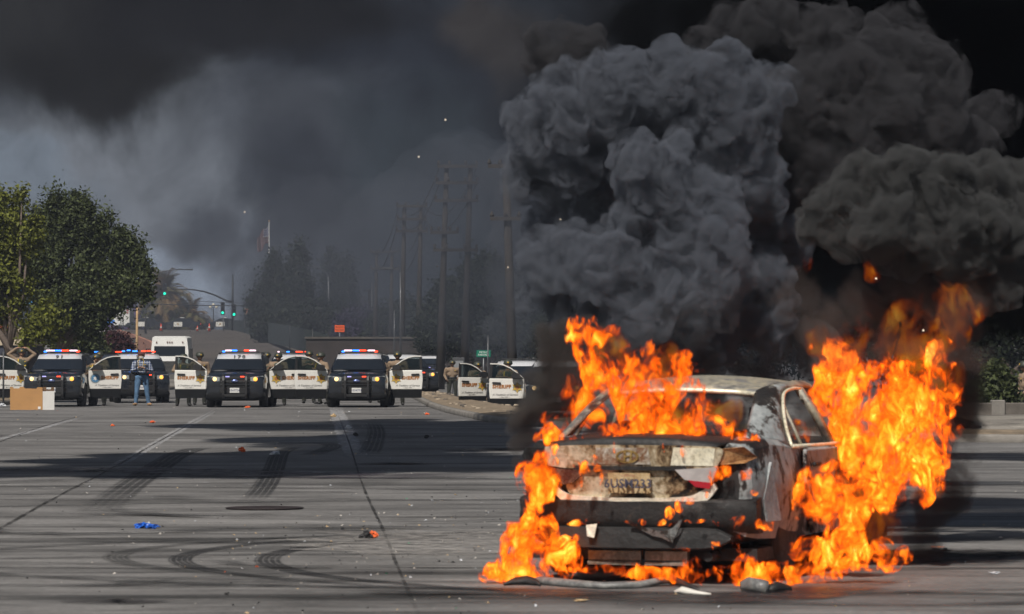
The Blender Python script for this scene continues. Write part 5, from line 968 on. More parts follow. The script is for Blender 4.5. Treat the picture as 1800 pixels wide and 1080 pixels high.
# lamps
M_redlens = mat('melted red lens', (0.42, 0.015, 0.03), 0.25, coat=.4); M_clear = mat('sooty clear lens', (0.46, 0.43, 0.42), 0.2, coat=.4, vary=.2, vscale=9)
tl = face_patch('tail_lamp', [(.335, .815), (.40, .745), (.585, .71), (.635, .835)], M_clear, car, .045, .05); face_patch('red_lens', [(.425, .742), (.475, .695), (.575, .680), (.588, .724)], M_redlens, tl, .05, .04)
tl = face_patch('tail_lamp', [(-.62, .82), (-.58, .725), (-.50, .70), (-.42, .72), (-.35, .78), (-.36, .805)], burnt('melted lens', [(.0, SOOT), (.45, (.06, .02, .015)), (.6, (.16, .10, .07)), (.8, (.3, .26, .22))], 8, .25, 0, 8), car, .035, .05)
def quarter_patch(name, pts, mtl, parent):
    m_ = MB(); m_.loft([[(x + ox, y + oy, z) for x, y, z in pts] for ox, oy in ((0, -.02), (-.04, .05))], 0, False); return m_.build(name, mtl, parent)
quarter_patch('outer_lamp', [(.645, .03, .85), (.66, .02, .96), (.80, .10, .975), (.865, .22, .90), (.80, .11, .86)], burnt('amber melted lens', [(.0, SOOT), (.42, (.22, .10, .04)), (.6, (.5, .28, .12)), (.8, PALE)], 6, .3, 0, 10), car)
quarter_patch('outer_lamp', [(-.645, .03, .80), (-.66, .02, .96), (-.80, .10, .96), (-.865, .22, .90), (-.80, .12, .80)], B_black, car)
# rear panel below the lid, beam, under trays
m = MB(); rows = []
for k in range(17):
    s_ = -1 + k / 8; x = s_ * .875; y = .01 + .17 * abs(s_) ** 3; j = .02 * mnoise.noise(Vector((x * 6, 1, 2))); rows.append([(x, y - .03 + j, .605), (x, y - .055 + j, .585), (x, y - .05 - j, .52), (x, y - .055 + j * .6, .46), (x, y - .035 - j * .5, .41), (x, y + .02, .36), (x, y + .14, .36), (x, y + .14, .62)])
m.loft(rows, 0, True); o_ = m.build('rear_panel', B_black, car); o_.data.set_sharp_from_angle(angle=R(50))
m = MB(); rows = []
for k in range(15):
    x = -.72 + 1.44 * k / 14; e = max(0, abs(x) - .60) * .5; y = -.10 + .10 * (x / .72) ** 2; rows.append([(x, y + .03, .408 - e), (x, y + .004, .400 - e), (x, y, .33), (x, y - .002, .262 + e), (x, y + .02, .252 + e), (x, y + .09, .255 + e), (x, y + .09, .405 - e)])
m.loft(rows, 0, False); m.build('bumper_beam', mat('scorched beam', (.028, .028, .028), .5, .2, vary=.3, vscale=5, bump=.4), car)
for xa, xb in ((-.33, .06), (.09, .40)):
    m = MB(); m.loft([[(x, .06, .25), (x, .02, .235), (x, .02, .17), (x, .0, .155), (x, .0, .135), (x, .05, .13), (x, .10, .25)] for x in (xa, (xa + xb) / 2, xb)], 0, False); m.build('heat_shield', burnt('dull heat shield', [(.0, (.08, .06, .04)), (.45, (.16, .15, .12)), (.6, (.30, .30, .27)), (.8, (.4, .4, .36))], 5, .4, .5, 11, .3), car)
m = MB(); m.loft([[(x, -.14 + .03 * mnoise.noise(Vector((x * 9, 0, 1))), z0 + .02 * mnoise.noise(Vector((x * 11, 3, 0)))), (x, -.12, z0 - h_), (x + .01, -.10, z0 - h_ * .5)] for x, z0, h_ in ((.02, .43, .01), (.10, .42, .03), (.18, .40, .05), (.26, .385, .05), (.33, .40, .10), (.37, .44, .05), (.40, .50, .03))], 0, False); m.build('torn_trim', burnt('torn trim', [(.0, SOOT), (.5, CHAR), (.58, ASH), (.8, PALE)], 9, .5, .2, 12), car)
m = MB(); m.loft([[(-.30, -.13, .42), (-.22, -.13, .43), (-.22, -.115, .43), (-.30, -.115, .42)], [(-.29, -.14, .34), (-.24, -.135, .33), (-.24, -.12, .33), (-.29, -.12, .34)]], 0, False); m.build('hanging_scrap', B_lip, car)
m = MB(); [m.lathe([(.03, 0), (.038, 0), (.038, .22), (.03, .22)], 14, 0, Matrix.Translation((x, .02, .20)), True, 'Y') for x in (.55,)]; m.build('exhaust_pipe', B_black, car)
m = MB(); m.box(-.85, .85, .25, 4.5, .16, .25); m.build('underbody', B_black, car)
# quarter: loose ash flap and crumpled lower edge seen on the near right corner
m = MB(); m.loft([[(.905, .45, .86), (.935, .62, .44), (.91, .32, .44), (.885, .30, .60)], [(.885, .45, .86), (.915, .62, .44), (.89, .34, .44), (.865, .32, .60)]], 0, False); m.build('peeled_panel', burnt('ash flap', [(.0, CHAR), (.36, ASH), (.6, (.38, .40, .41)), (.8, PALE)], 4, .7, .1, 13), car)
# plate, letters and the oval emblem
pl = face_patch('licence_plate', [(-.155, .645), (-.155, .79), (.155, .79), (.155, .645)], B_plate, car, .045, .012)
writing('plate_number', '6USM233', .088, mat('scorched plate ink', (.05, .05, .08), .6), pl, (0, -.105, .712), depth=.001, bold=.0015, spacing=1.02)
writing('plate_state', 'California', .026, mat('faded red ink', (.25, .06, .04), .6), pl, (0, -.108, .772), depth=.001, shear=.3)
em = MB(); el = lambda a, b, n=24: [(a * math.cos(2 * math.pi * k / n), b * math.sin(2 * math.pi * k / n)) for k in range(n)]
Te = Matrix.Translation((-.01, -.085, .905)); em.ring(el(.085, .047), el(.068, .034), -.006, .006, 0, Te)
for x in (-.028, .018): em.prism([(x - .002, -.034), (x + .012, -.034), (x + .020, .034), (x + .006, .034)], -.006, .005, 0, Te)
em.prism([(-.022, -.008), (.022, .002), (.024, .012), (-.02, .002)], -.007, .004, 0, Te); em.build('oval_emblem', burnt('tarnished emblem', [(.0, SOOT), (.5, (.25, .16, .05)), (.8, (.5, .38, .15))], 12, .35, .7, 14), up)

# pieces on the road round the car
def ground_strip(name, pts, mtl, label, cat):
    """pts: (px, py on the road, depth offset, height, thickness)"""
    rows = []
    for px, py, h0, h1, th in pts:
        x, y = G(px, py); j = .01 * mnoise.noise(Vector((px * .03, 0, 0))); rows.append([(x, y, h0 + j), (x, y - .01, h0 + (h1 - h0) * .6), (x, y + .03, h1 + j), (x, y + .03 + th, h1 - .004), (x, y + th, h0 + .01)])
    c0 = Vector(rows[len(rows) // 2][0]); c0.z = 0; m_ = MB(); m_.loft([[(Vector(p) - c0)[:] for p in r_] for r_ in rows]); return tag(m_.build(name, mtl, loc=c0), label, cat)
M_gp = burnt('scuffed grey bumper plastic', [(.0, (.05, .05, .05)), (.45, (.12, .12, .12)), (.55, (.22, .22, .21)), (.8, (.35, .34, .32))], 4, .45, 0, 15, .2)
ground_strip('fallen_bumper', [(930, 1028, .0, .035, .1), (950, 1029, .0, .06, .1), (1000, 1033, .0, .055, .1), (1060, 1036, .0, .045, .1), (1120, 1035, .0, .05, .1), (1160, 1031, .01, .06, .1), (1190, 1030, .02, .05, .08)], M_gp, 'long curved grey bumper strip lying on the road behind the burning car', 'bumper')
ground_strip('fallen_undertray', [(985, 1025, .0, .03, .3), (1030, 1023, .0, .13, .3), (1100, 1023, .01, .115, .3), (1165, 1024, .01, .10, .3), (1200, 1034, .0, .05, .3), (1230, 1040, .0, .02, .2)], mat('black undertray plastic', (.022, .022, .024), .45, vary=.3, vscale=6), 'black trapezoid undertray propped behind the long bumper strip', 'car panel')
ground_strip('melted_lump', [(885, 1030, .0, .015, .12), (905, 1029, .0, .05, .14), (925, 1029, .0, .065, .14), (942, 1030, .0, .05, .1), (950, 1031, 0, .02, .1)], B_black, 'melted black lump at the left end of the fallen bumper', 'scrap')
ground_strip('broken_fragment', [(1186, 1043, .0, .01, .1), (1200, 1045, .0, .05, .12), (1225, 1046, .0, .03, .12), (1250, 1047, .0, .015, .1)], mat('white plastic shard', (.7, .68, .62), .4), 'white plastic shard at the right end of the black undertray', 'scrap')
ground_strip('broken_lamp', [(1303, 1040, .0, .06, .14), (1318, 1042, .0, .10, .16), (1345, 1044, .0, .09, .16), (1352, 1043, .0, .08, .14)], M_gp, 'boxy grey broken lamp housing lying under the flames by the right rear corner', 'scrap')
ground_strip('charred_scrap', [(1350, 1043, .0, .05, .14), (1370, 1042, .0, .07, .14), (1392, 1040, .0, .03, .14)], B_black, 'charred curled scrap touching the grey broken lamp housing', 'scrap')
# ---------------------------------------------------------------- smoke
def hull(name, balls, voxel, layers, seed=0, grow=0):
    """closed skin round a heap of balls, roughened by noise along its normals"""
    V = []; Fc = []
    bm = bmesh.new(); bmesh.ops.create_icosphere(bm, subdivisions=3, radius=1.0); bv = np.array([v.co[:] for v in bm.verts]); bf = np.array([[v.index for v in f.verts] for f in bm.faces]); bm.free()
    for k, (c, r) in enumerate(balls):
        V.append(bv * np.array(r if hasattr(r, '__len__') else (r, r, r)) + np.array(c)); Fc.append(bf + k * len(bv))
    V = np.concatenate(V); Fc = np.concatenate(Fc)
    me = bpy.data.meshes.new(name); me.vertices.add(len(V)); me.vertices.foreach_set('co', V.ravel())
    me.loops.add(len(Fc) * 3); me.loops.foreach_set('vertex_index', Fc.ravel()); me.polygons.add(len(Fc))
    me.polygons.foreach_set('loop_start', np.arange(0, len(Fc) * 3, 3)); me.update(calc_edges=True)
    o = bpy.data.objects.new(name, me); col.objects.link(o)
    m = o.modifiers.new('r', 'REMESH'); m.mode = 'VOXEL'; m.voxel_size = voxel; m.use_smooth_shade = True
    m = o.modifiers.new('s', 'SMOOTH'); m.factor = 0.5; m.iterations = 2
    bake(o); me = o.data
    for amp, sc, kind in layers:
        co = get_co(me); no = get_no(me); q = co * sc + seed * 7.3
        if kind == 'billow': d = (np.abs(pnoise(q)) - 0.25)             # rounded bulges with sharp creases
        elif kind == 'tongue':
            q = q * np.array([1, 1, 0.45]); d = pnoise(q)
        else: d = pnoise(q)
        set_co(me, co + no * (d * amp)[:, None])
    if len(layers) >= 3:      # heal the places where the roughened skin folds through itself
        m = o.modifiers.new('r', 'REMESH'); m.mode = 'VOXEL'; m.voxel_size = voxel * .8; m.use_smooth_shade = True; bake(o); me = o.data
    me.polygons.foreach_set('use_smooth', np.ones(len(me.polygons), bool))
    return o
def cauliflower(mains, rnd, n1=12, n2=6, f1=0.42, f2=0.42):
    out = []
    def ondir():
        while True:
            v = Vector((rnd.uniform(-1, 1), rnd.uniform(-1, 1), rnd.uniform(-1, 1)))
            if 0.1 < v.length < 1 and v.normalized().y < 0.45: return v.normalized()
    for c, r in mains:
        out.append((tuple(c), r))
        for _ in range(n1):
            d = ondir(); r1 = r * f1 * rnd.uniform(0.6, 1.2); c1 = Vector(c) + d * (r * 0.86); out.append((tuple(c1), r1))
            for _ in range(n2):
                d2 = ondir(); r2 = r1 * f2 * rnd.uniform(0.6, 1.3); out.append((tuple(c1 + d2 * r1 * 0.86), r2))
    return out
def smoke_mat(name, density, color, aniso=0.0, absorb=None, emis=None, es=0, wisp=None):
    m = bpy.data.materials.new(name); t = NT(nodes_of(m))
    v = t.n('ShaderNodeVolumePrincipled', {'Color': (*color, 1), 'Density': density, 'Anisotropy': aniso})
    if emis: v.inputs['Emission Color'].default_value = (*emis, 1); v.inputs['Emission Strength'].default_value = es
    if absorb: v.inputs['Absorption Color'].default_value = (*absorb, 1)
    t.link(v.outputs[0], t.n('ShaderNodeOutputMaterial').inputs['Volume']); m.cycles.homogeneous_volume = True
    if wisp:
        # density torn by turbulence, so the edges fray
        m.cycles.homogeneous_volume = False; m.cycles.volume_step_rate = wisp[3]
        nz = t.noise(t.n('ShaderNodeTexCoord').outputs['Object'], wisp[0], 5, 0.66, 0.8)
        t.link(t.math('MULTIPLY', t.n('ShaderNodeMapRange', {'Value': nz, 'From Min': wisp[1], 'From Max': wisp[2], 'To Min': 0.04, 'To Max': 1.0}, interpolation_type='SMOOTHSTEP').outputs[0], density), v.inputs['Density'])
    return m
# ---------------------------------------------------------------- fire
def flame_mat(name, lo, hi, gain=1.0, sc=3.0, cool=0.0, seed=0.0, thick=60.0, step=.1, env=(), warp=.3):
    m = bpy.data.materials.new(name); t = NT(nodes_of(m)); tc = t.n('ShaderNodeTexCoord').outputs['Object']
    v = t.n('ShaderNodeVectorMath', {0: tc, 1: (1, 1, .6)}, operation='MULTIPLY').outputs[0]; v = t.n('ShaderNodeVectorMath', {0: v, 1: (seed, seed * 2.1, seed * .7)}, operation='ADD').outputs[0]
    wn = t.n('ShaderNodeTexNoise', {'Vector': v, 'Scale': sc * .8, 'Detail': 2.0}); wv = t.n('ShaderNodeVectorMath', {0: t.n('ShaderNodeVectorMath', {0: wn.outputs['Color'], 1: (.5, .5, .5)}, operation='SUBTRACT').outputs[0], 1: (.75, .5, .45)}, operation='MULTIPLY').outputs[0]
    v2 = t.n('ShaderNodeVectorMath', {0: v, 1: t.n('ShaderNodeVectorMath', {0: wv, 'Scale': 1.6 / sc}, operation='SCALE').outputs[0]}, operation='ADD').outputs[0]
    a = t.noise(v2, sc * 1.1, 3, .55); b = t.noise(v2, sc * 4.4, 4, .66, .7); rd = t.math('SUBTRACT', 1.0, t.math('MULTIPLY', t.math('ABSOLUTE', t.math('SUBTRACT', b, .5)), 6.0), clamp=True)
    h = t.math('ADD', t.math('MULTIPLY', t.math('SUBTRACT', a, .5), .80), t.math('ADD', t.math('MULTIPLY', t.math('SUBTRACT', b, .5), .85), t.math('ADD', .455, t.math('MULTIPLY', rd, .07))))
    # the flame's own body: hottest inside, licking out at its edge
    p_ = t.n('ShaderNodeVectorMath', {0: tc, 1: t.n('ShaderNodeVectorMath', {0: wv, 'Scale': warp}, operation='SCALE').outputs[0]}, operation='ADD').outputs[0]; en = None
    for c_, r_ in env:
        q = t.n('ShaderNodeVectorMath', {0: p_, 1: c_}, operation='SUBTRACT').outputs[0]; q = t.n('ShaderNodeVectorMath', {0: q, 1: tuple(1 / x for x in r_)}, operation='MULTIPLY').outputs[0]; q = t.math('SUBTRACT', 1.0, t.n('ShaderNodeVectorMath', {0: q}, operation='LENGTH').outputs['Value']); en = q if en is None else t.math('MAXIMUM', en, q)
    en = t.math('MINIMUM', en, .40); h = t.math('ADD', h, t.math('MULTIPLY', t.math('SUBTRACT', en, .39), .85))
    al = t.n('ShaderNodeMapRange', {'Value': h, 'From Min': lo + .105, 'From Max': hi + .20}, interpolation_type='SMOOTHSTEP').outputs[0]
    e = t.math('SUBTRACT', h, lo - .385)
    cc = t.ramp(e, [(.44, (.28, .010, .001)), (.49, (.72, .055, .002)), (.54, (.95, .085, .002)), (.60, (1.0, .16, .005)), (.67, (1.0, .31, .014)), (.76, (1.0, .62, .10))])
    st = t.ramp(e, [(.44, .20), (.52, .38), (.60, .68), (.68, 1.1)]); gain = gain * 2.2
    em = t.n('ShaderNodeEmission', {'Color': cc, 'Strength': t.math('MULTIPLY', t.math('MULTIPLY', st, al), thick * gain)})
    ab = t.n('ShaderNodeVolumeAbsorption', {'Color': (0, 0, 0, 1), 'Density': t.math('MULTIPLY', al, thick)})
    t.link(t.n('ShaderNodeAddShader', {0: em.outputs[0], 1: ab.outputs[0]}).outputs[0], t.n('ShaderNodeOutputMaterial').inputs['Volume']); m.cycles.homogeneous_volume = False; m.cycles.volume_step_rate = step; return m
def flame(label, balls_px, d0, lo, hi, gain=1.0, sc=3.0, voxel=.022, seed=1, amp=1.0, parent=None, flat=.6, group=None, thick=46.0, big=1.0):
    bl = []; env = []; rs = np.random.RandomState(seed)
    for b_ in balls_px:
        px, py, r = b_[:3]; rx, rz = (r, r) if len(b_) < 5 else (b_[3], b_[4]); dd = b_[5] if len(b_) > 5 else rs.uniform(-.15, .15) * amp
        d = d0 + dd; k = d / F; c_ = P(px, py, d); rx *= big; rz *= big; rr = (rx * k * 2.0, min(rx, rz, r) * k * flat * 1.85 + .012, rz * k * 2.2); env.append((c_[:], rr)); bl.append((c_[:], tuple(x * 1.0 for x in rr)))
    o = hull('flame', bl, max(voxel, .014), [(.10 * amp, 2.2, 'tongue')], seed * 3.1); co = get_co(o.data); size = float((co.max(0) - co.min(0)).mean())
    rm = float(np.mean([r_[0] for c_, r_ in env])); o.data.materials.append(flame_mat('flame', lo, hi, gain, sc, seed=seed, thick=thick, step=STEP / (size * .1), env=env, warp=min(1.1, rm * 3.2))); tag(o, label, 'flame', group); return o
STEP = .015
flame('tall orange flame pouring from the left side of the rear window over the roof', [(1012, 582, 20), (1045, 590, 20), (1075, 597, 16), (1035, 622, 26), (1062, 645, 32), (1095, 668, 34), (1130, 662, 32), (1172, 655, 30), (1198, 640, 20), (1205, 655, 16), (1150, 690, 38), (1188, 690, 30), (1125, 700, 36), (1165, 725, 34), (1120, 735, 28)], 28.2, 0.420, 0.470, 1.1, 5.0, seed=1)
flame('thin flame behind the left roof pillar', [(1000, 690, 24), (1030, 715, 26), (1000, 735, 22), (975, 745, 18), (985, 715, 16), (955, 735, 10), (960, 770, 16), (985, 768, 18)], 28.9, 0.430, 0.480, .95, 3.2, seed=2)
flame('row of bright flames along the bottom edge of the rear window', [(1080, 768, 20), (1115, 764, 22), (1150, 762, 24), (1190, 760, 26), (1230, 760, 26), (1265, 763, 24), (1295, 770, 19), (1316, 780, 14), (1090, 784, 9), (1130, 785, 9), (1170, 786, 10), (1215, 786, 10), (1255, 786, 10), (1290, 788, 10), (1060, 772, 14), (1040, 775, 14), (1015, 772, 14), (990, 770, 16), (968, 768, 14), (1215, 720, 24, 26, 20), (1250, 728, 18)], 27.5, 0.405, 0.460, 1.1, 5.4, seed=3)
flame('column of flames burning down the left rear corner of the car', [(958, 822, 18), (938, 838, 20), (960, 856, 16), (925, 862, 16), (930, 890, 16), (925, 918, 18), (922, 945, 22), (905, 968, 24), (925, 985, 28), (895, 1000, 22), (868, 1010, 14), (850, 1014, 10), (958, 1000, 22), (880, 1018, 14, 26, 8), (938, 872, 20), (932, 905, 22), (936, 935, 24), (915, 960, 22), (942, 850, 18)], 27.25, 0.385, 0.435, 1.1, 5.6, voxel=.016, seed=4, amp=.6)
flame('curling flames inside the left wheel arch', [(975, 955, 8), (990, 950, 7, 16, 5), (1015, 948, 6, 14, 4), (1028, 965, 6, 5, 14), (1000, 975, 14), (985, 985, 14), (995, 1000, 12), (970, 975, 10), (1010, 990, 10)], 27.15, 0.390, 0.440, 1.2, 6, voxel=.010, seed=5, amp=.35)
flame('low ribbon of flames under the rear of the car', [(x, 1001 + (x - 1000) * .03, 8, 15, 8) for x in range(1000, 1200, 16)] + [(1200, 1006, 15), (1225, 1012, 19), (1255, 1014, 20), (1285, 1016, 20), (1315, 1010, 19), (1345, 1005, 18), (1372, 1010, 17), (1300, 998, 15), (1395, 1020, 15), (1250, 1032, 8, 20, 6), (1290, 1036, 7, 20, 6)], 26.95, 0.395, 0.445, 1.15, 5.5, voxel=.012, seed=6, amp=.45)
flame('largest wall of yellow-orange flames rising beside the right side of the car', [(1458, 640, 26), (1478, 668, 34), (1462, 700, 26), (1510, 680, 40), (1555, 705, 44), (1500, 725, 44), (1548, 755, 52), (1600, 720, 40), (1618, 765, 40), (1510, 785, 38), (1575, 815, 44), (1625, 815, 28), (1555, 850, 30), (1600, 860, 24), (1645, 680, 24), (1650, 650, 20), (1665, 760, 24), (1672, 705, 20), (1600, 655, 30), (1640, 625, 20), (1570, 880, 22), (1640, 850, 20), (1635, 730, 28), (1620, 680, 24), (1480, 760, 28)], 29.3, 0.395, 0.450, 1.25, 5.0, seed=7, amp=.9)
flame('rolling flame licking out of the right rear wheel arch', [(1440, 855, 26), (1470, 850, 28), (1500, 862, 26), (1480, 890, 30), (1450, 890, 26), (1500, 900, 22), (1475, 925, 22), (1420, 870, 18), (1400, 880, 14), (1398, 925, 8, 7, 24), (1520, 880, 16)], 27.9, 0.380, 0.440, 1.1, 5.6, voxel=.018, seed=8, amp=.6)
flame('low flames spreading over the road right of the car', [(1400, 1015, 16), (1430, 1015, 18), (1460, 1000, 20), (1490, 990, 18), (1450, 970, 18), (1480, 960, 16), (1520, 1000, 12, 24, 7), (1560, 985, 16), (1580, 975, 14), (1550, 960, 14), (1440, 985, 18), (1410, 960, 14), (1520, 975, 16), (1500, 940, 18), (1465, 935, 16), (1430, 1030, 10, 22, 8), (1400, 1036, 8, 24, 7), (1520, 970, 12)], 27.3, 0.385, 0.435, 1.1, 6.0, voxel=.015, seed=9, amp=.5)
flame('dim red flames seen through smoke above the tallest flames', [(1480, 600, 26), (1520, 590, 28), (1560, 580, 28), (1600, 560, 30), (1640, 540, 30), (1680, 520, 24), (1700, 550, 24), (1690, 600, 26), (1650, 590, 28), (1610, 620, 24), (1560, 620, 24), (1665, 650, 16), (1440, 600, 18)], 30.0, .385, .49, .20, 3.0, seed=10, amp=1.0, thick=16)
flame('faint deep red glow at the foot of the charcoal smoke cloud', [(1405, 455, 16), (1418, 470, 12), (1530, 480, 16), (1545, 492, 12)], 29.3, 0.460, 0.560, .16, 3.0, seed=11, amp=.5)
flame('small flames dripping over the trunk lid', [(1010, 815, 7, 9, 5), (1030, 822, 8), (1045, 812, 7), (1022, 840, 4, 3, 11), (1058, 850, 4, 3, 16), (1050, 825, 5), (970, 790, 8), (958, 805, 8), (975, 812, 5), (1200, 790, 4, 3, 10), (1170, 785, 4, 3, 8), (1078, 785, 4, 3, 10), (1120, 845, 3, 2, 8)], 27.02, 0.395, 0.445, 1.1, 7, voxel=.009, seed=12, amp=.25)
flame('small flames on the right quarter beside the red lamp', [(1268, 828, 12, 18, 9), (1292, 838, 11, 16, 8), (1312, 834, 7), (1250, 840, 8), (1325, 862, 6), (1290, 862, 4), (1195, 890, 8), (1175, 905, 8), (1210, 880, 6), (1160, 920, 6, 8, 4), (1240, 868, 4)], 26.95, 0.395, 0.445, 1.1, 7, voxel=.009, seed=13, amp=.3)
flame('line of little flames along the top of the bumper beam', [(1015, 918, 5, 12, 4), (1035, 916, 6), (1045, 920, 5, 8, 4), (1110, 920, 5, 14, 4), (1130, 915, 6, 10, 5), (1180, 920, 5, 16, 3), (1230, 918, 5, 20, 3), (1270, 925, 5, 16, 4), (1295, 915, 8, 6, 12), (1300, 945, 8, 8, 18), (1340, 922, 12, 16, 9), (1290, 915, 10, 14, 8), (1260, 960, 5, 18, 4), (1200, 966, 5, 20, 3), (1240, 972, 5)], 26.9, 0.395, 0.445, 1.1, 7, voxel=.009, seed=14, amp=.28)
flame('lone small flame on a black scrap at the far right of the road', [(1650, 966, 5, 9, 4), (1642, 964, 4)], 32.5, 0.380, 0.440, .9, 5, voxel=.012, seed=15, amp=.2)
flame('flames inside the cabin seen through the side window', [(1372, 768, 8), (1400, 755, 14), (1420, 765, 12), (1350, 740, 12), (1440, 760, 10)], 29.4, 0.420, 0.500, .55, 4.5, voxel=.015, seed=16, amp=.4)
flame('translucent red-orange fire haze round the tall flame over the roof', [(1060, 620, 36), (1110, 650, 36), (1170, 650, 30), (1010, 690, 30), (1060, 700, 34), (1030, 740, 26), (1130, 720, 34), (1200, 730, 30), (1270, 740, 26)], 28.6, .37, .47, .20, 2.8, seed=21, thick=6)
flame('translucent red fire haze round the tallest wall of flames', [(1450, 640, 34), (1520, 640, 40), (1600, 640, 40), (1660, 680, 34), (1670, 760, 34), (1640, 830, 34), (1600, 880, 30), (1540, 900, 34), (1500, 960, 34), (1560, 960, 30), (1420, 600, 26), (1480, 800, 34), (1540, 760, 40)], 29.7, .36, .46, .18, 2.2, seed=22, thick=7)
def mains_px(lst, d0):
    out = []
    for px, py, r, dd in lst:
        d = d0 + dd; out.append((P(px, py, d), r / F * d))
    return out
rnd = random.Random(5)
A = [(1010,190,75,1.0),(950,240,62,1.2),(925,310,48,1.4),(1090,150,75,1.0),(1180,140,72,1.0),(1265,135,62,1.0),(1330,165,60,1.2),(1060,240,70,1.3),(985,330,62,1.6),(960,390,40,1.8),(1010,285,60,1.2),
     (1150,215,50,1.3),(1260,225,85,1.2),(1140,315,72,0.5),(1110,370,45,0.4),(1190,290,50,0.6),(1235,375,72,0.6),(1190,385,46,0.4),(1300,300,85,1.3),(1330,400,60,1.6),
     (955,455,52,0.7),(1010,450,60,0.5),(1065,480,66,0.3),(950,520,40,0.8),(1130,470,56,0.5),(1200,450,56,0.4),(1270,450,62,0.3),(1250,510,66,0.3),(1140,545,66,0.2),(1060,560,60,0.6),(1210,570,56,0.5),(1000,540,50,0.9),(1000,360,54,1.5),(1045,395,52,1.5),(1060,320,56,1.5),(1095,410,44,1.1),(1340,480,56,1.5),(1380,430,56,1.9),(1110,610,48,1.4),(1180,620,50,1.3),(1255,600,56,1.3),(1320,570,54,1.5),(1060,590,40,1.2)]
B = [(1400,190,85,1.6),(1480,150,80,1.8),(1560,120,70,2.0),(1630,190,80,2.0),(1690,260,60,2.2),(1540,220,95,1.7),(1430,290,90,1.6),(1360,330,70,1.5),(1640,130,60,2.2),(1480,60,50,2.6),(1330,60,70,2.8),(1260,70,50,2.8),(1420,60,60,2.8),(1000,100,70,2.4),(1740,200,50,2.6),(1590,80,60,2.5)]
C = [(1430,400,38,0.2),(1470,360,52,0.2),(1520,320,58,0.3),(1590,320,62,0.2),(1660,320,58,0.3),(1560,390,66,0.0),(1640,400,66,0.1),(1490,430,42,0.1),(1700,390,60,0.3),(1740,320,50,0.6),(1780,400,60,0.5),(1830,340,70,0.8),(1690,460,48,0.4),(1760,480,55,0.6),(1580,455,36,0.2)]
LAY = [(0.14, 1.5, 'billow'), (0.10, 3.4, 'billow'), (0.055, 7.5, 'billow'), (0.03, 15.0, 'billow')]
sa = hull('smoke_plume', cauliflower(mains_px(A, 29.3), rnd), 0.03, LAY, 1); sa.data.materials.append(smoke_mat('grey smoke', 17.0, (0.205, 0.226, 0.27), wisp=(5.0,0.46,0.62,0.07)))
tag(sa, 'tall billowing blue-grey smoke plume rising over the burning car trunk', 'smoke')
sb = hull('smoke_plume', cauliflower(mains_px(B, 29.6), rnd), 0.035, LAY, 2); sb.data.materials.append(smoke_mat('dark grey smoke', 16.0, (0.10, 0.10, 0.11), wisp=(4.0,0.45,0.62,0.08)))
tag(sb, 'broad dark smoke plume behind and above the blue-grey plume', 'smoke')
sc_ = hull('smoke_plume', cauliflower(mains_px(C, 28.6), rnd), 0.03, LAY, 3); sc_.data.materials.append(smoke_mat('charcoal smoke', 26.0, (0.135, 0.138, 0.14), wisp=(5.0,0.45,0.62,0.08)))
tag(sc_, 'dense charcoal smoke cloud rolling above the tallest flames', 'smoke')

def soft_smoke_mat(name, dens, colr, env, sc, seed, step):
    """turbulent smoke that thins out towards its edge"""
    m = bpy.data.materials.new(name); t = NT(nodes_of(m)); tc = t.n('ShaderNodeTexCoord').outputs['Object']
    v = t.n('ShaderNodeVectorMath', {0: tc, 1: (seed, seed * 1.3, seed * .7)}, operation='ADD').outputs[0]
    wn = t.n('ShaderNodeTexNoise', {'Vector': v, 'Scale': sc * .7, 'Detail': 2.0}); wv = t.n('ShaderNodeVectorMath', {0: t.n('ShaderNodeVectorMath', {0: wn.outputs['Color'], 1: (.5, .5, .5)}, operation='SUBTRACT').outputs[0], 'Scale': 1.5 / sc}, operation='SCALE').outputs[0]
    p_ = t.n('ShaderNodeVectorMath', {0: tc, 1: wv}, operation='ADD').outputs[0]; en = None
    for c_, r_ in env:
        q = t.n('ShaderNodeVectorMath', {0: p_, 1: c_}, operation='SUBTRACT').outputs[0]; q = t.n('ShaderNodeVectorMath', {0: q, 1: tuple(1 / x for x in r_)}, operation='MULTIPLY').outputs[0]; q = t.math('SUBTRACT', 1.0, t.n('ShaderNodeVectorMath', {0: q}, operation='LENGTH').outputs['Value']); en = q if en is None else t.n('ShaderNodeMath', {0: en, 1: q, 2: .25}, operation='SMOOTH_MAX').outputs[0]
    nz = t.noise(t.n('ShaderNodeVectorMath', {0: v, 1: wv}, operation='ADD').outputs[0], sc, 5, .62, .5)
    h = t.math('ADD', nz, t.math('MULTIPLY', t.math('SUBTRACT', t.math('MINIMUM', en, .5), .34), .75))
    dn = t.n('ShaderNodeMapRange', {'Value': h, 'From Min': .40, 'From Max': .66, 'To Max': dens}, interpolation_type='SMOOTHSTEP').outputs[0]
    vp = t.n('ShaderNodeVolumePrincipled', {'Color': (*colr, 1), 'Density': dn}); t.link(vp.outputs[0], t.n('ShaderNodeOutputMaterial').inputs['Volume']); m.cycles.homogeneous_volume = False; m.cycles.volume_step_rate = step; return m
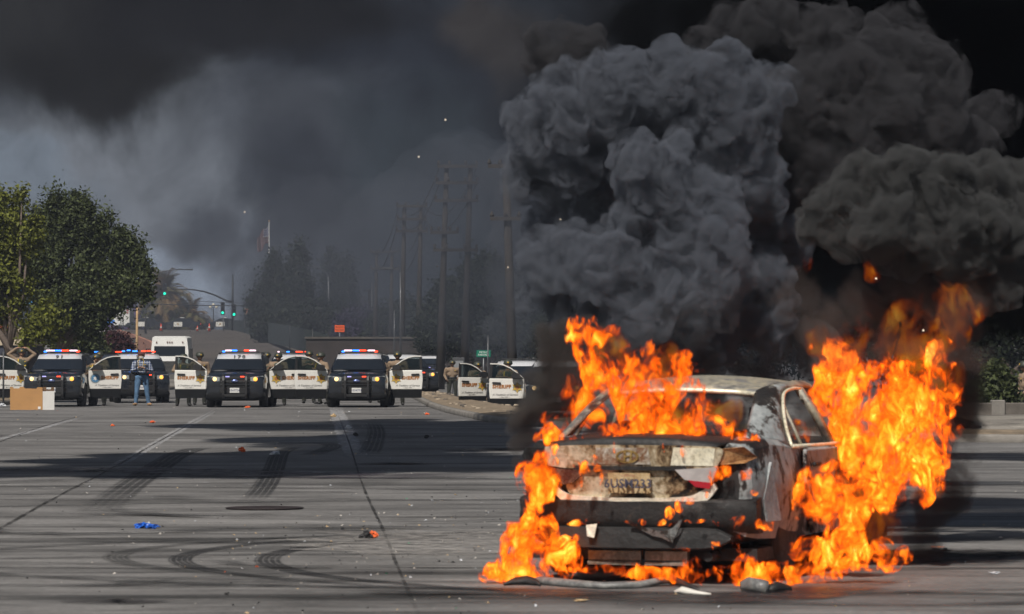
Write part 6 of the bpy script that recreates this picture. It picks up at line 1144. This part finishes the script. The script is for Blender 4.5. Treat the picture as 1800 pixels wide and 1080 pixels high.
def puff(label, lst, d0, voxel, dens, colr, seed, amp=.12, name='smoke_cloud', wisp=None, flat=.8):
    bl = []
    for b_ in lst:
        px, py, r = b_[:3]; dd = b_[3] if len(b_) > 3 else 0; d = d0 + dd; k = d / F; r *= 1.45 if wisp else 1; bl.append((P(px, py, d)[:], (r * k, r * k * flat, r * k)))
    o = hull(name, bl, voxel, [(amp, 1.0, 'n')] if wisp else [(amp, 1.3, 'n'), (amp * .7, 2.9, 'n'), (amp * .5, 6.0, 'billow')], seed); co = get_co(o.data); size = float((co.max(0) - co.min(0)).mean())
    o.data.materials.append(soft_smoke_mat(label[:20], dens, colr, bl, wisp[0], seed, (wisp[1] if len(wisp) > 1 else .045) / (size * .1)) if wisp else smoke_mat(label[:20], dens, colr)); return tag(o, label, 'smoke')
puff('black wall of smoke closing the sky behind the plumes', [(1100, 40, 104), (1250, 30, 128), (1400, 60, 160), (1600, 60, 208), (1850, 120, 208), (1850, 350, 192), (1650, 350, 192), (1400, 330, 160), (1180, 300, 136), (1050, 260, 88), (1350, 480, 104), (1500, 520, 88), (1640, 500, 104), (1800, 480, 112), (1050, 480, 72), (1200, 560, 56)], 35.0, .12, 5.0, (.006, .006, .0065), 21, .1, wisp=(.9, .22), flat=.6)
puff('dark smoke drifting off the left side of the flames', [(955, 610, 46), (935, 665, 44), (925, 720, 42), (930, 780, 34), (925, 830, 24), (1000, 590, 44), (990, 660, 46), (1050, 600, 34), (908, 890, 15), (900, 950, 14), (1000, 720, 36), (960, 640, 50), (965, 690, 46)], 29.0, .06, 20.0, (.13, .12, .115), 22, .05, wisp=(2.1,), flat=.6)
puff('warm grey smoke hanging behind the roof between the two big flames', [(1110, 590, 50), (1190, 600, 54), (1270, 600, 56), (1350, 600, 56), (1420, 620, 46), (1140, 680, 46), (1240, 690, 50), (1340, 690, 50), (1060, 700, 44), (1420, 700, 40), (1060, 770, 40), (1180, 770, 44), (1300, 770, 44)], 31.2, .06, 9.0, (.24, .22, .215), 23, .05, wisp=(2.6,), flat=.7)
puff('brownish smoke veil over the dim red flames', [(1450, 560, 44), (1520, 530, 50), (1600, 520, 50), (1680, 540, 48), (1560, 600, 44), (1650, 610, 44), (1710, 610, 36), (1470, 620, 34), (1400, 520, 44)], 28.9, .06, 4.5, (.16, .135, .125), 24, .05, wisp=(2.8,), flat=.6)
puff('dark smoke trailing down the right side of the flames', [(1690, 640, 34), (1692, 700, 38), (1688, 770, 40), (1670, 840, 40), (1630, 905, 40), (1585, 950, 30), (1540, 930, 26), (1700, 570, 38), (1640, 960, 26), (1560, 880, 34), (1680, 875, 40), (1650, 800, 44), (1610, 945, 34), (1690, 670, 40), (1695, 735, 42)], 30.1, .06, 12.0, (.11, .10, .098), 25, .05, wisp=(3.4,), flat=.6)

puff('dark smoke filling the cabin of the burning car', [(1150, 720, 26), (1200, 722, 28), (1250, 725, 28), (1295, 730, 26), (1340, 738, 26), (1385, 750, 22), (1425, 760, 20)], 29.2, .05, 10, (.10, .075, .07), 26, .06, wisp=(4.0, .36, .58, .25))
# ---------------------------------------------------------------- things lying about
M_card = mat('brown cardboard', (0.42, 0.225, 0.085), 0.85, vary=.1, vscale=2); M_cardw = mat('white board', (0.72, 0.71, 0.68), 0.7, vary=.06)
d = 119; p = P(18, 721, d); cbx = empty('cardboard_sheet', (p.x, d, 0), 0, 'big folded cardboard sheet standing on edge in front of the leftmost police car', 'cardboard box'); k = d / F
W = (75 - 18) * k; H = 36 * k; m_ = MB(); m_.loft([[(x, -.02 + y, z) for x, z in ((0, 0), (0, H + .08), (.08, H + .08), (.11, H + .03), (.28, H + .03), (.30, H + .08), (.42, H + .08), (.45, H + .03), (W - .2, H + .02), (W - .15, H + .07), (W, H + .06), (W, 0))] for y in (-.006, .006)], 0, False); m_.build('brown_face', M_card, cbx)
m_ = MB(); m_.loft([[(W + .004, -.02, 0), (W + .004, -.02, H - .06), (W + .35, .10, H - .06), (W + .35, .10, 0)], [(W + .004, 0, 0), (W + .004, 0, H - .06), (W + .35, .12, H - .06), (W + .35, .12, 0)]], 0, False); m_.build('white_face', M_cardw, cbx)
m_ = MB(); m_.loft([[(W + .004, .03, H - .05), (W + .004, .03, H + .07), (W + .10, .05, H + .07), (W + .12, .05, H + .0), (W + .24, .09, H + .0), (W + .26, .09, H + .07), (W + .34, .12, H + .07), (W + .34, .12, H - .05)], [(W + .004, .04, H - .05), (W + .004, .04, H + .07), (W + .10, .06, H + .07), (W + .12, .06, H + .0), (W + .24, .10, H + .0), (W + .26, .10, H + .07), (W + .34, .13, H + .07), (W + .34, .13, H - .05)]], 0, False); m_.build('dark_flap', mat('dark cardboard', (0.16, 0.09, 0.045), 0.9), cbx)
M_tape = M_cardw; MB().box(W - .14, W - .06, -.04, -.028, .02, .10).build('paper_scrap', M_cardw, cbx)
def crumple(name, px, py, w, h, m, label, cat, seed, flatten=1.0):
    x, y = G(px, py); k = y / F; rs_ = random.Random(seed); bm = bmesh.new(); bmesh.ops.create_icosphere(bm, subdivisions=3, radius=1)
    for v_ in bm.verts:
        n_ = mnoise.noise(v_.co * 1.7 + Vector((seed, 0, 0))) * .9 + mnoise.noise(v_.co * 4 + Vector((0, seed, 0))) * .45; v_.co *= 1 + n_; v_.co.x *= w * k / 2; v_.co.y *= w * k / 2 * .7; v_.co.z = max(-h * k / 2, v_.co.z * h * k / 2) + h * k / 2
    me_ = bpy.data.meshes.new(name); bm.to_mesh(me_); bm.free(); me_.materials.append(m); o = bpy.data.objects.new(name, me_); col.objects.link(o); o.location = (x, y, .002); return tag(o, label, cat)
M_bluepl = mat('blue plastic bag', (0.02, 0.12, 0.55), .3); M_clearpl = mat('clear plastic', (.55, .57, .6), .15); M_orange2 = mat('orange rag', (0.75, 0.13, 0.03), .7); M_tanp = mat('tan paper', (.5, .36, .2), .8)
crumple('plastic_bag', 252, 929, 30, 9, M_bluepl, 'crumpled bright blue plastic wrapper lying alone on the concrete', 'plastic bag', 1); crumple('plastic_bag', 268, 930, 20, 8, M_bluepl, 'smaller blue scrap touching the crumpled blue wrapper', 'plastic bag', 2); crumple('plastic_scrap', 260, 925, 9, 6, M_clearpl, 'white scrap lying on top of the blue wrapper', 'plastic scrap', 3)
crumple('charred_lump', 645, 948, 22, 12, M_black, 'black charred lump beside the lane joint, left of the burning car', 'charred lump', 4); crumple('orange_rag', 656, 948, 13, 13, M_orange2, 'orange rag leaning on the black charred lump', 'rag', 5)
crumple('plastic_bottle', 484, 800, 16, 6, M_clearpl, 'clear crushed bottle lying on the black tyre mark', 'bottle', 6); crumple('orange_scrap', 425, 795, 9, 8, M_orange2, 'small orange scrap left of the curved black tyre mark', 'scrap', 7)
crumple('orange_scrap', 268, 744, 8, 4, M_orange2, 'orange scrap nearest the tyre marks, before the plaid man', 'scrap', 8); crumple('orange_scrap', 198, 750, 6, 4, M_orange2, 'tiny orange scrap left of the plaid man', 'scrap', 9); crumple('orange_rag', 435, 718, 7, 4, M_orange2, 'orange scrap at the bumper of car 170', 'rag', 10)
crumple('paper_cup', 586, 734, 8, 6, M_tanp, 'yellowish paper cup on the worn white lane line', 'cup', 11); crumple('paper_scrap', 612, 754, 9, 6, M_clearpl, 'white crumpled paper right of the worn lane line', 'paper', 12); crumple('stone', 625, 767, 7, 6, M_black, 'black round stone below the white crumpled paper', 'stone', 13); crumple('stone', 750, 771, 8, 6, M_black, 'dark lump in the shadow right of the lane line', 'stone', 14)
crumple('orange_scrap', 750, 730, 7, 4, M_orange2, 'red-orange scrap close to the traffic island', 'scrap', 15); crumple('paper_scrap', 5, 716, 10, 7, M_clearpl, 'pale blue scrap at the left edge by the cardboard', 'paper', 16); crumple('stone', 602, 932, 7, 5, M_black, 'small black pebble left of the charred lump', 'stone', 17); crumple('stone', 399, 1047, 7, 5, M_black, 'black pebble near the bottom of the frame', 'stone', 18); crumple('paper_scrap', 1021, 1058, 20, 4, M_tanp, 'flat tan scrap in front of the fallen bumper', 'paper', 19); crumple('charred_lump', 1655, 970, 26, 6, M_black, 'flat charred scrap under the lone small flame', 'charred lump', 20); crumple('paper_scrap', 1748, 1010, 16, 4, M_clearpl, 'white scrap on the road at the far right', 'paper', 22)
# countless crumbs of glass, stone and rubbish
lt = MB(); rs = random.Random(9); 
for i in range(1300):
    u = rs.random(); y = 24 + 100 * u ** 1.6; x = rs.uniform(-16, 14) if rs.random() < .6 else rs.uniform(-6, 3)
    if rs.random() < .35: x, y = rs.gauss(-.4, 1.3), rs.gauss(34, 4.5)
    if y < 23: continue
    s_ = rs.uniform(.003, .009) * (1 + y / 55); vs_ = [(x + rs.uniform(-1, 1) * s_ * 1.6, y + rs.uniform(-1, 1) * s_ * 1.6, .001 + abs(rs.gauss(0, .6)) * s_) for _ in range(4)]; vs_[3] = (x, y, .002 + s_ * 1.2); mi = rs.choice([0, 1, 1, 1, 2, 2, 2, 2, 3, 3, 0, 1, 4, 5] if rs.random() < .25 else [0, 1, 1, 2, 2, 3])
    lt.add(vs_, [[0, 1, 2], [0, 1, 3], [1, 2, 3], [2, 0, 3]], mi)
tag(lt.build('litter', [M_clearpl, mat('pale stone', (.45, .42, .38), .8), M_black, M_tanp, M_orange2, mat('green glass', (.05, .4, .2), .15)]), 'crumbs of glass, stone and rubbish scattered over the road', kind='stuff')
sb_ = MB(); rs = random.Random(4)
for i in range(260):
    y = rs.uniform(78, 180); x = kerb_x(y) + .2 + rs.uniform(.1, 1) * min(2.2, .5 + (190 - y) * .022); s_ = rs.uniform(.02, .09); z = .18; sb_.ball((x, y, z), (s_ * 1.3, s_ * 1.3, s_ * .8), rs.choice([0, 1]), 5, 4)
tag(sb_.build('gravel', [mat('island stone', (.33, .27, .2), .9), mat('dark stone', (.08, .07, .06), .9)]), 'stones and clods strewn on the traffic island', kind='stuff')
dg_ = MB(); rs = random.Random(6)
for i in range(900):
    x, y = rs.uniform(-21.5, -17.6), rs.uniform(120, 160); h_ = rs.uniform(.06, .28); a = rs.uniform(0, 6.28); dg_.add([(x, y, .13), (x + .03 * math.cos(a), y + .03 * math.sin(a), .13), (x + rs.uniform(-.08, .08), y + rs.uniform(-.08, .08), .13 + h_)], [[0, 1, 2]], rs.choice([0, 1]))
tag(dg_.build('dry_grass', [mat('dry straw', (.30, .22, .10), .9), mat('green weed', (.08, .10, .03), .9)], recalc=False), 'dry grass on the left verge', kind='stuff')
# right edge: planter wall, parked car, dark hedge behind
M_plant = mat('planter concrete', (.12, .105, .09), .85, vary=.3)
r = empty('planter_wall', (10.6, 84.5, 0)); tag(r, 'low concrete planter wall with a square post at the right edge', 'wall'); MB().box(-1.6, 1.2, 0, .2, .3, .62, bev=.02).build('wall', M_plant, r); MB().box(-.05, .25, -.06, .26, .3, .68, bev=.02).build('post', M_kerb, r); MB().box(1.2, 5, 0, .2, .3, .52).build('wall', M_plant, r)
def parked(px, d, rz, label):
    p = P(px, 0, d); r = empty('parked_car', (p.x, d, ground_z(p.x, d)), R(rz), label, 'car'); pr = [(-2.2, .3), (-2.3, .6), (-2.15, .9), (-1.6, .95), (-1.0, 1.38), (.3, 1.42), (1.1, .98), (2.0, .85), (2.25, .6), (2.2, .3)]
    b = MB().loft([[(x, y, z) for x, z in pr] for y in (-.86, .86)], 0, False).build('body', M_navy, r); mm = b.modifiers.new('b', 'BEVEL'); mm.width = .08; mm.segments = 3; bake(b)
    for s_ in (-1, 1):
        MB().prism([(-1.35, .97), (-.95, 1.3), (.25, 1.34), (.85, .97)], s_ * .84, s_ * .872).build('side_window', M_glass, r)
        for x in (-1.4, 1.35):
            t_ = MB().lathe([(.2, -.11), (.31, -.11), (.32, 0), (.31, .11), (.2, .11)], 20, 0, None, True, 'Y').build('wheel', M_tyre, r, loc=(x, s_ * .76, .32)); MB().lathe([(0.01, -.1), (.2, -.1), (.2, .1), (.01, .1)], 16, 0, None, True, 'Y').build('rim', M_rim, t_)
        MB().box(-2.32, -2.24, s_ * .62 - .14, s_ * .62 + .14, .66, .78).build('tail_lamp', mat('dull red tail lens', (.4, .02, .02), .3, emit=(1, .04, .02), es=.4), r)
    return r
parked(1722, 104, 40, 'dark parked car behind the green shrub at the right edge')
tree('hedge_tree', 'dark leafy tree behind the parked car at the right', [(1690, 600, 70, 60), (1780, 590, 80, 70), (1600, 600, 80, 70), (1720, 540, 80, 60), (1850, 600, 60, 80)], 130, 14000, .15, M_leafD, (1750, 650), .25, seed=31, tw=.3)
tree('hedge_tree', 'dark tree line behind the burning car', [(1000, 600, 70, 50), (1100, 600, 80, 50), (1220, 600, 80, 50), (1340, 600, 80, 50), (1460, 600, 80, 50)], 240, 26000, .22, M_leafD, (1200, 660), .3, seed=32, tw=.5)
# sparks and ash flakes in the air
M_ember = mat('glowing ember', (.6, .5, .4), .5, emit=(1, .82, .6), es=1.0)
for i, (px, py, r_, lab) in enumerate(((783, 211, 1.4, 'high over the tall power poles'), (736, 276, 1.2, 'left of the tall power poles'), (430, 373, .9, 'left of the flagpole'), (1540, 490, 1.6, 'under the charcoal smoke'), (1623, 581, 1.6, 'before the dim red flames'), (893, 470, 1.0, 'at the edge of the plume'), (985, 386, .9, 'in front of the blue-grey plume'))):
    e_ = MB().ball((0, 0, 0), r_ * 25 / F, 0, 8, 6).build('ember', M_ember, loc=P(px, py, 25)); tag(e_, 'tiny bright ash flake floating ' + lab, 'ash flake', 'ash flakes in the air')
# smoke drifting across the far street and high over the road (its shade lies on the concrete)
puff('thin dark smoke drifting in front of the power poles and the massive dark tree', [(640, 470, 90), (720, 400, 110), (820, 360, 130), (900, 480, 110), (780, 520, 90), (880, 600, 60), (690, 560, 60), (940, 360, 110)], 200, .5, .125, (.16, .18, .225), 41, 1.5)
puff('smoke creeping round the thick dark pole beside the plume', [(900, 330, 50), (905, 420, 50), (895, 500, 46), (900, 580, 40), (930, 260, 50), (870, 300, 34)], 140, .3, .45, (.15, .165, .20), 42, .8)
puff('broad thin smoke hanging over the far junction and the dark conifers', [(300, 500, 110), (420, 480, 130), (540, 480, 130), (650, 500, 110), (480, 560, 90), (600, 560, 80), (350, 560, 60), (700, 420, 110), (560, 400, 100)], 340, .9, .035, (.19, .21, .26), 43, 2.5)
def shade(px0, px1, py0, py1, dens, seed):
    (xa, ya), (xb, yb) = G(px0, (py0 + py1) / 2), G(px1, (py0 + py1) / 2); y0, y1 = G(0, py1)[1], G(0, py0)[1]; h_ = 26; s_ = sun_dir / sun_dir.z * h_; n_ = max(2, int(abs(xb - xa) / 1.2)); bl = []
    for i in range(n_ + 1): u = i / n_; bl.append((((xa + (xb - xa) * u) + s_.x, (y0 + y1) / 2 + s_.y + random.uniform(-.15, .15) * (y1 - y0), h_), (1.5, (y1 - y0) / 2 * random.uniform(.7, 1.05) * (.45 + .55 * math.sin(math.pi * min(1, max(0.08, u * 1.1)))), 1.1)))
    o = hull('smoke_cloud', bl, .35, [(.9, .35, 'n'), (.5, .8, 'n')], seed); o.data.materials.append(smoke_mat('overhead smoke', dens, (.1, .1, .1))); tag(o, None, "smoke"); return o
for a in ((400, 980, 736, 758, 2.2, 51, 'farthest wisp'), (520, 980, 756, 796, 2.4, 52, 'small middle roll'), (180, 1000, 786, 846, 2.8, 53, 'largest roll'), (700, 980, 740, 815, 2.0, 54, 'roll nearest the island'), (1690, 1900, 862, 925, 1.8, 55, 'nearest right-hand roll'), (1640, 1900, 792, 812, 1.5, 56, 'farther right-hand roll'), (1600, 1800, 845, 855, 1.2, 57, 'thin right-hand wisp'), (-100, 300, 822, 842, 1.4, 58, 'left thin streak')):
    shade(*a[:6])['label'] = a[6] + ' of dark smoke drifting high over the road, shading it'
far = []; rs = random.Random(3)
for yy in range(200, 740, 32):
    for xx in range(-60, 130, 32):
        if xx - 34 < -yy * .082: continue
        h_ = 78; s_ = sun_dir / sun_dir.z * h_; far.append(((xx + s_.x + rs.uniform(-12, 12), yy + s_.y + rs.uniform(-10, 10), h_), (26, 24, 8)))
o = hull('smoke_cloud', far, 3.5, [(6, .03, 'n'), (3, .08, 'n')], 61); o.data.materials.append(smoke_mat('high smoke', .07, (.1, .1, .1))); tag(o, 'huge dark smoke ceiling high above the far street, shading it', 'smoke')
# ---------------------------------------------------------------- air
hz = MB().box(-410, 410, -12, 712, -1.4, 19.5).build('haze'); hm = smoke_mat('haze', .0006, (.27, .305, .38)); hz.data.materials.append(hm); tag(hz, 'thin smoky air', kind='stuff')
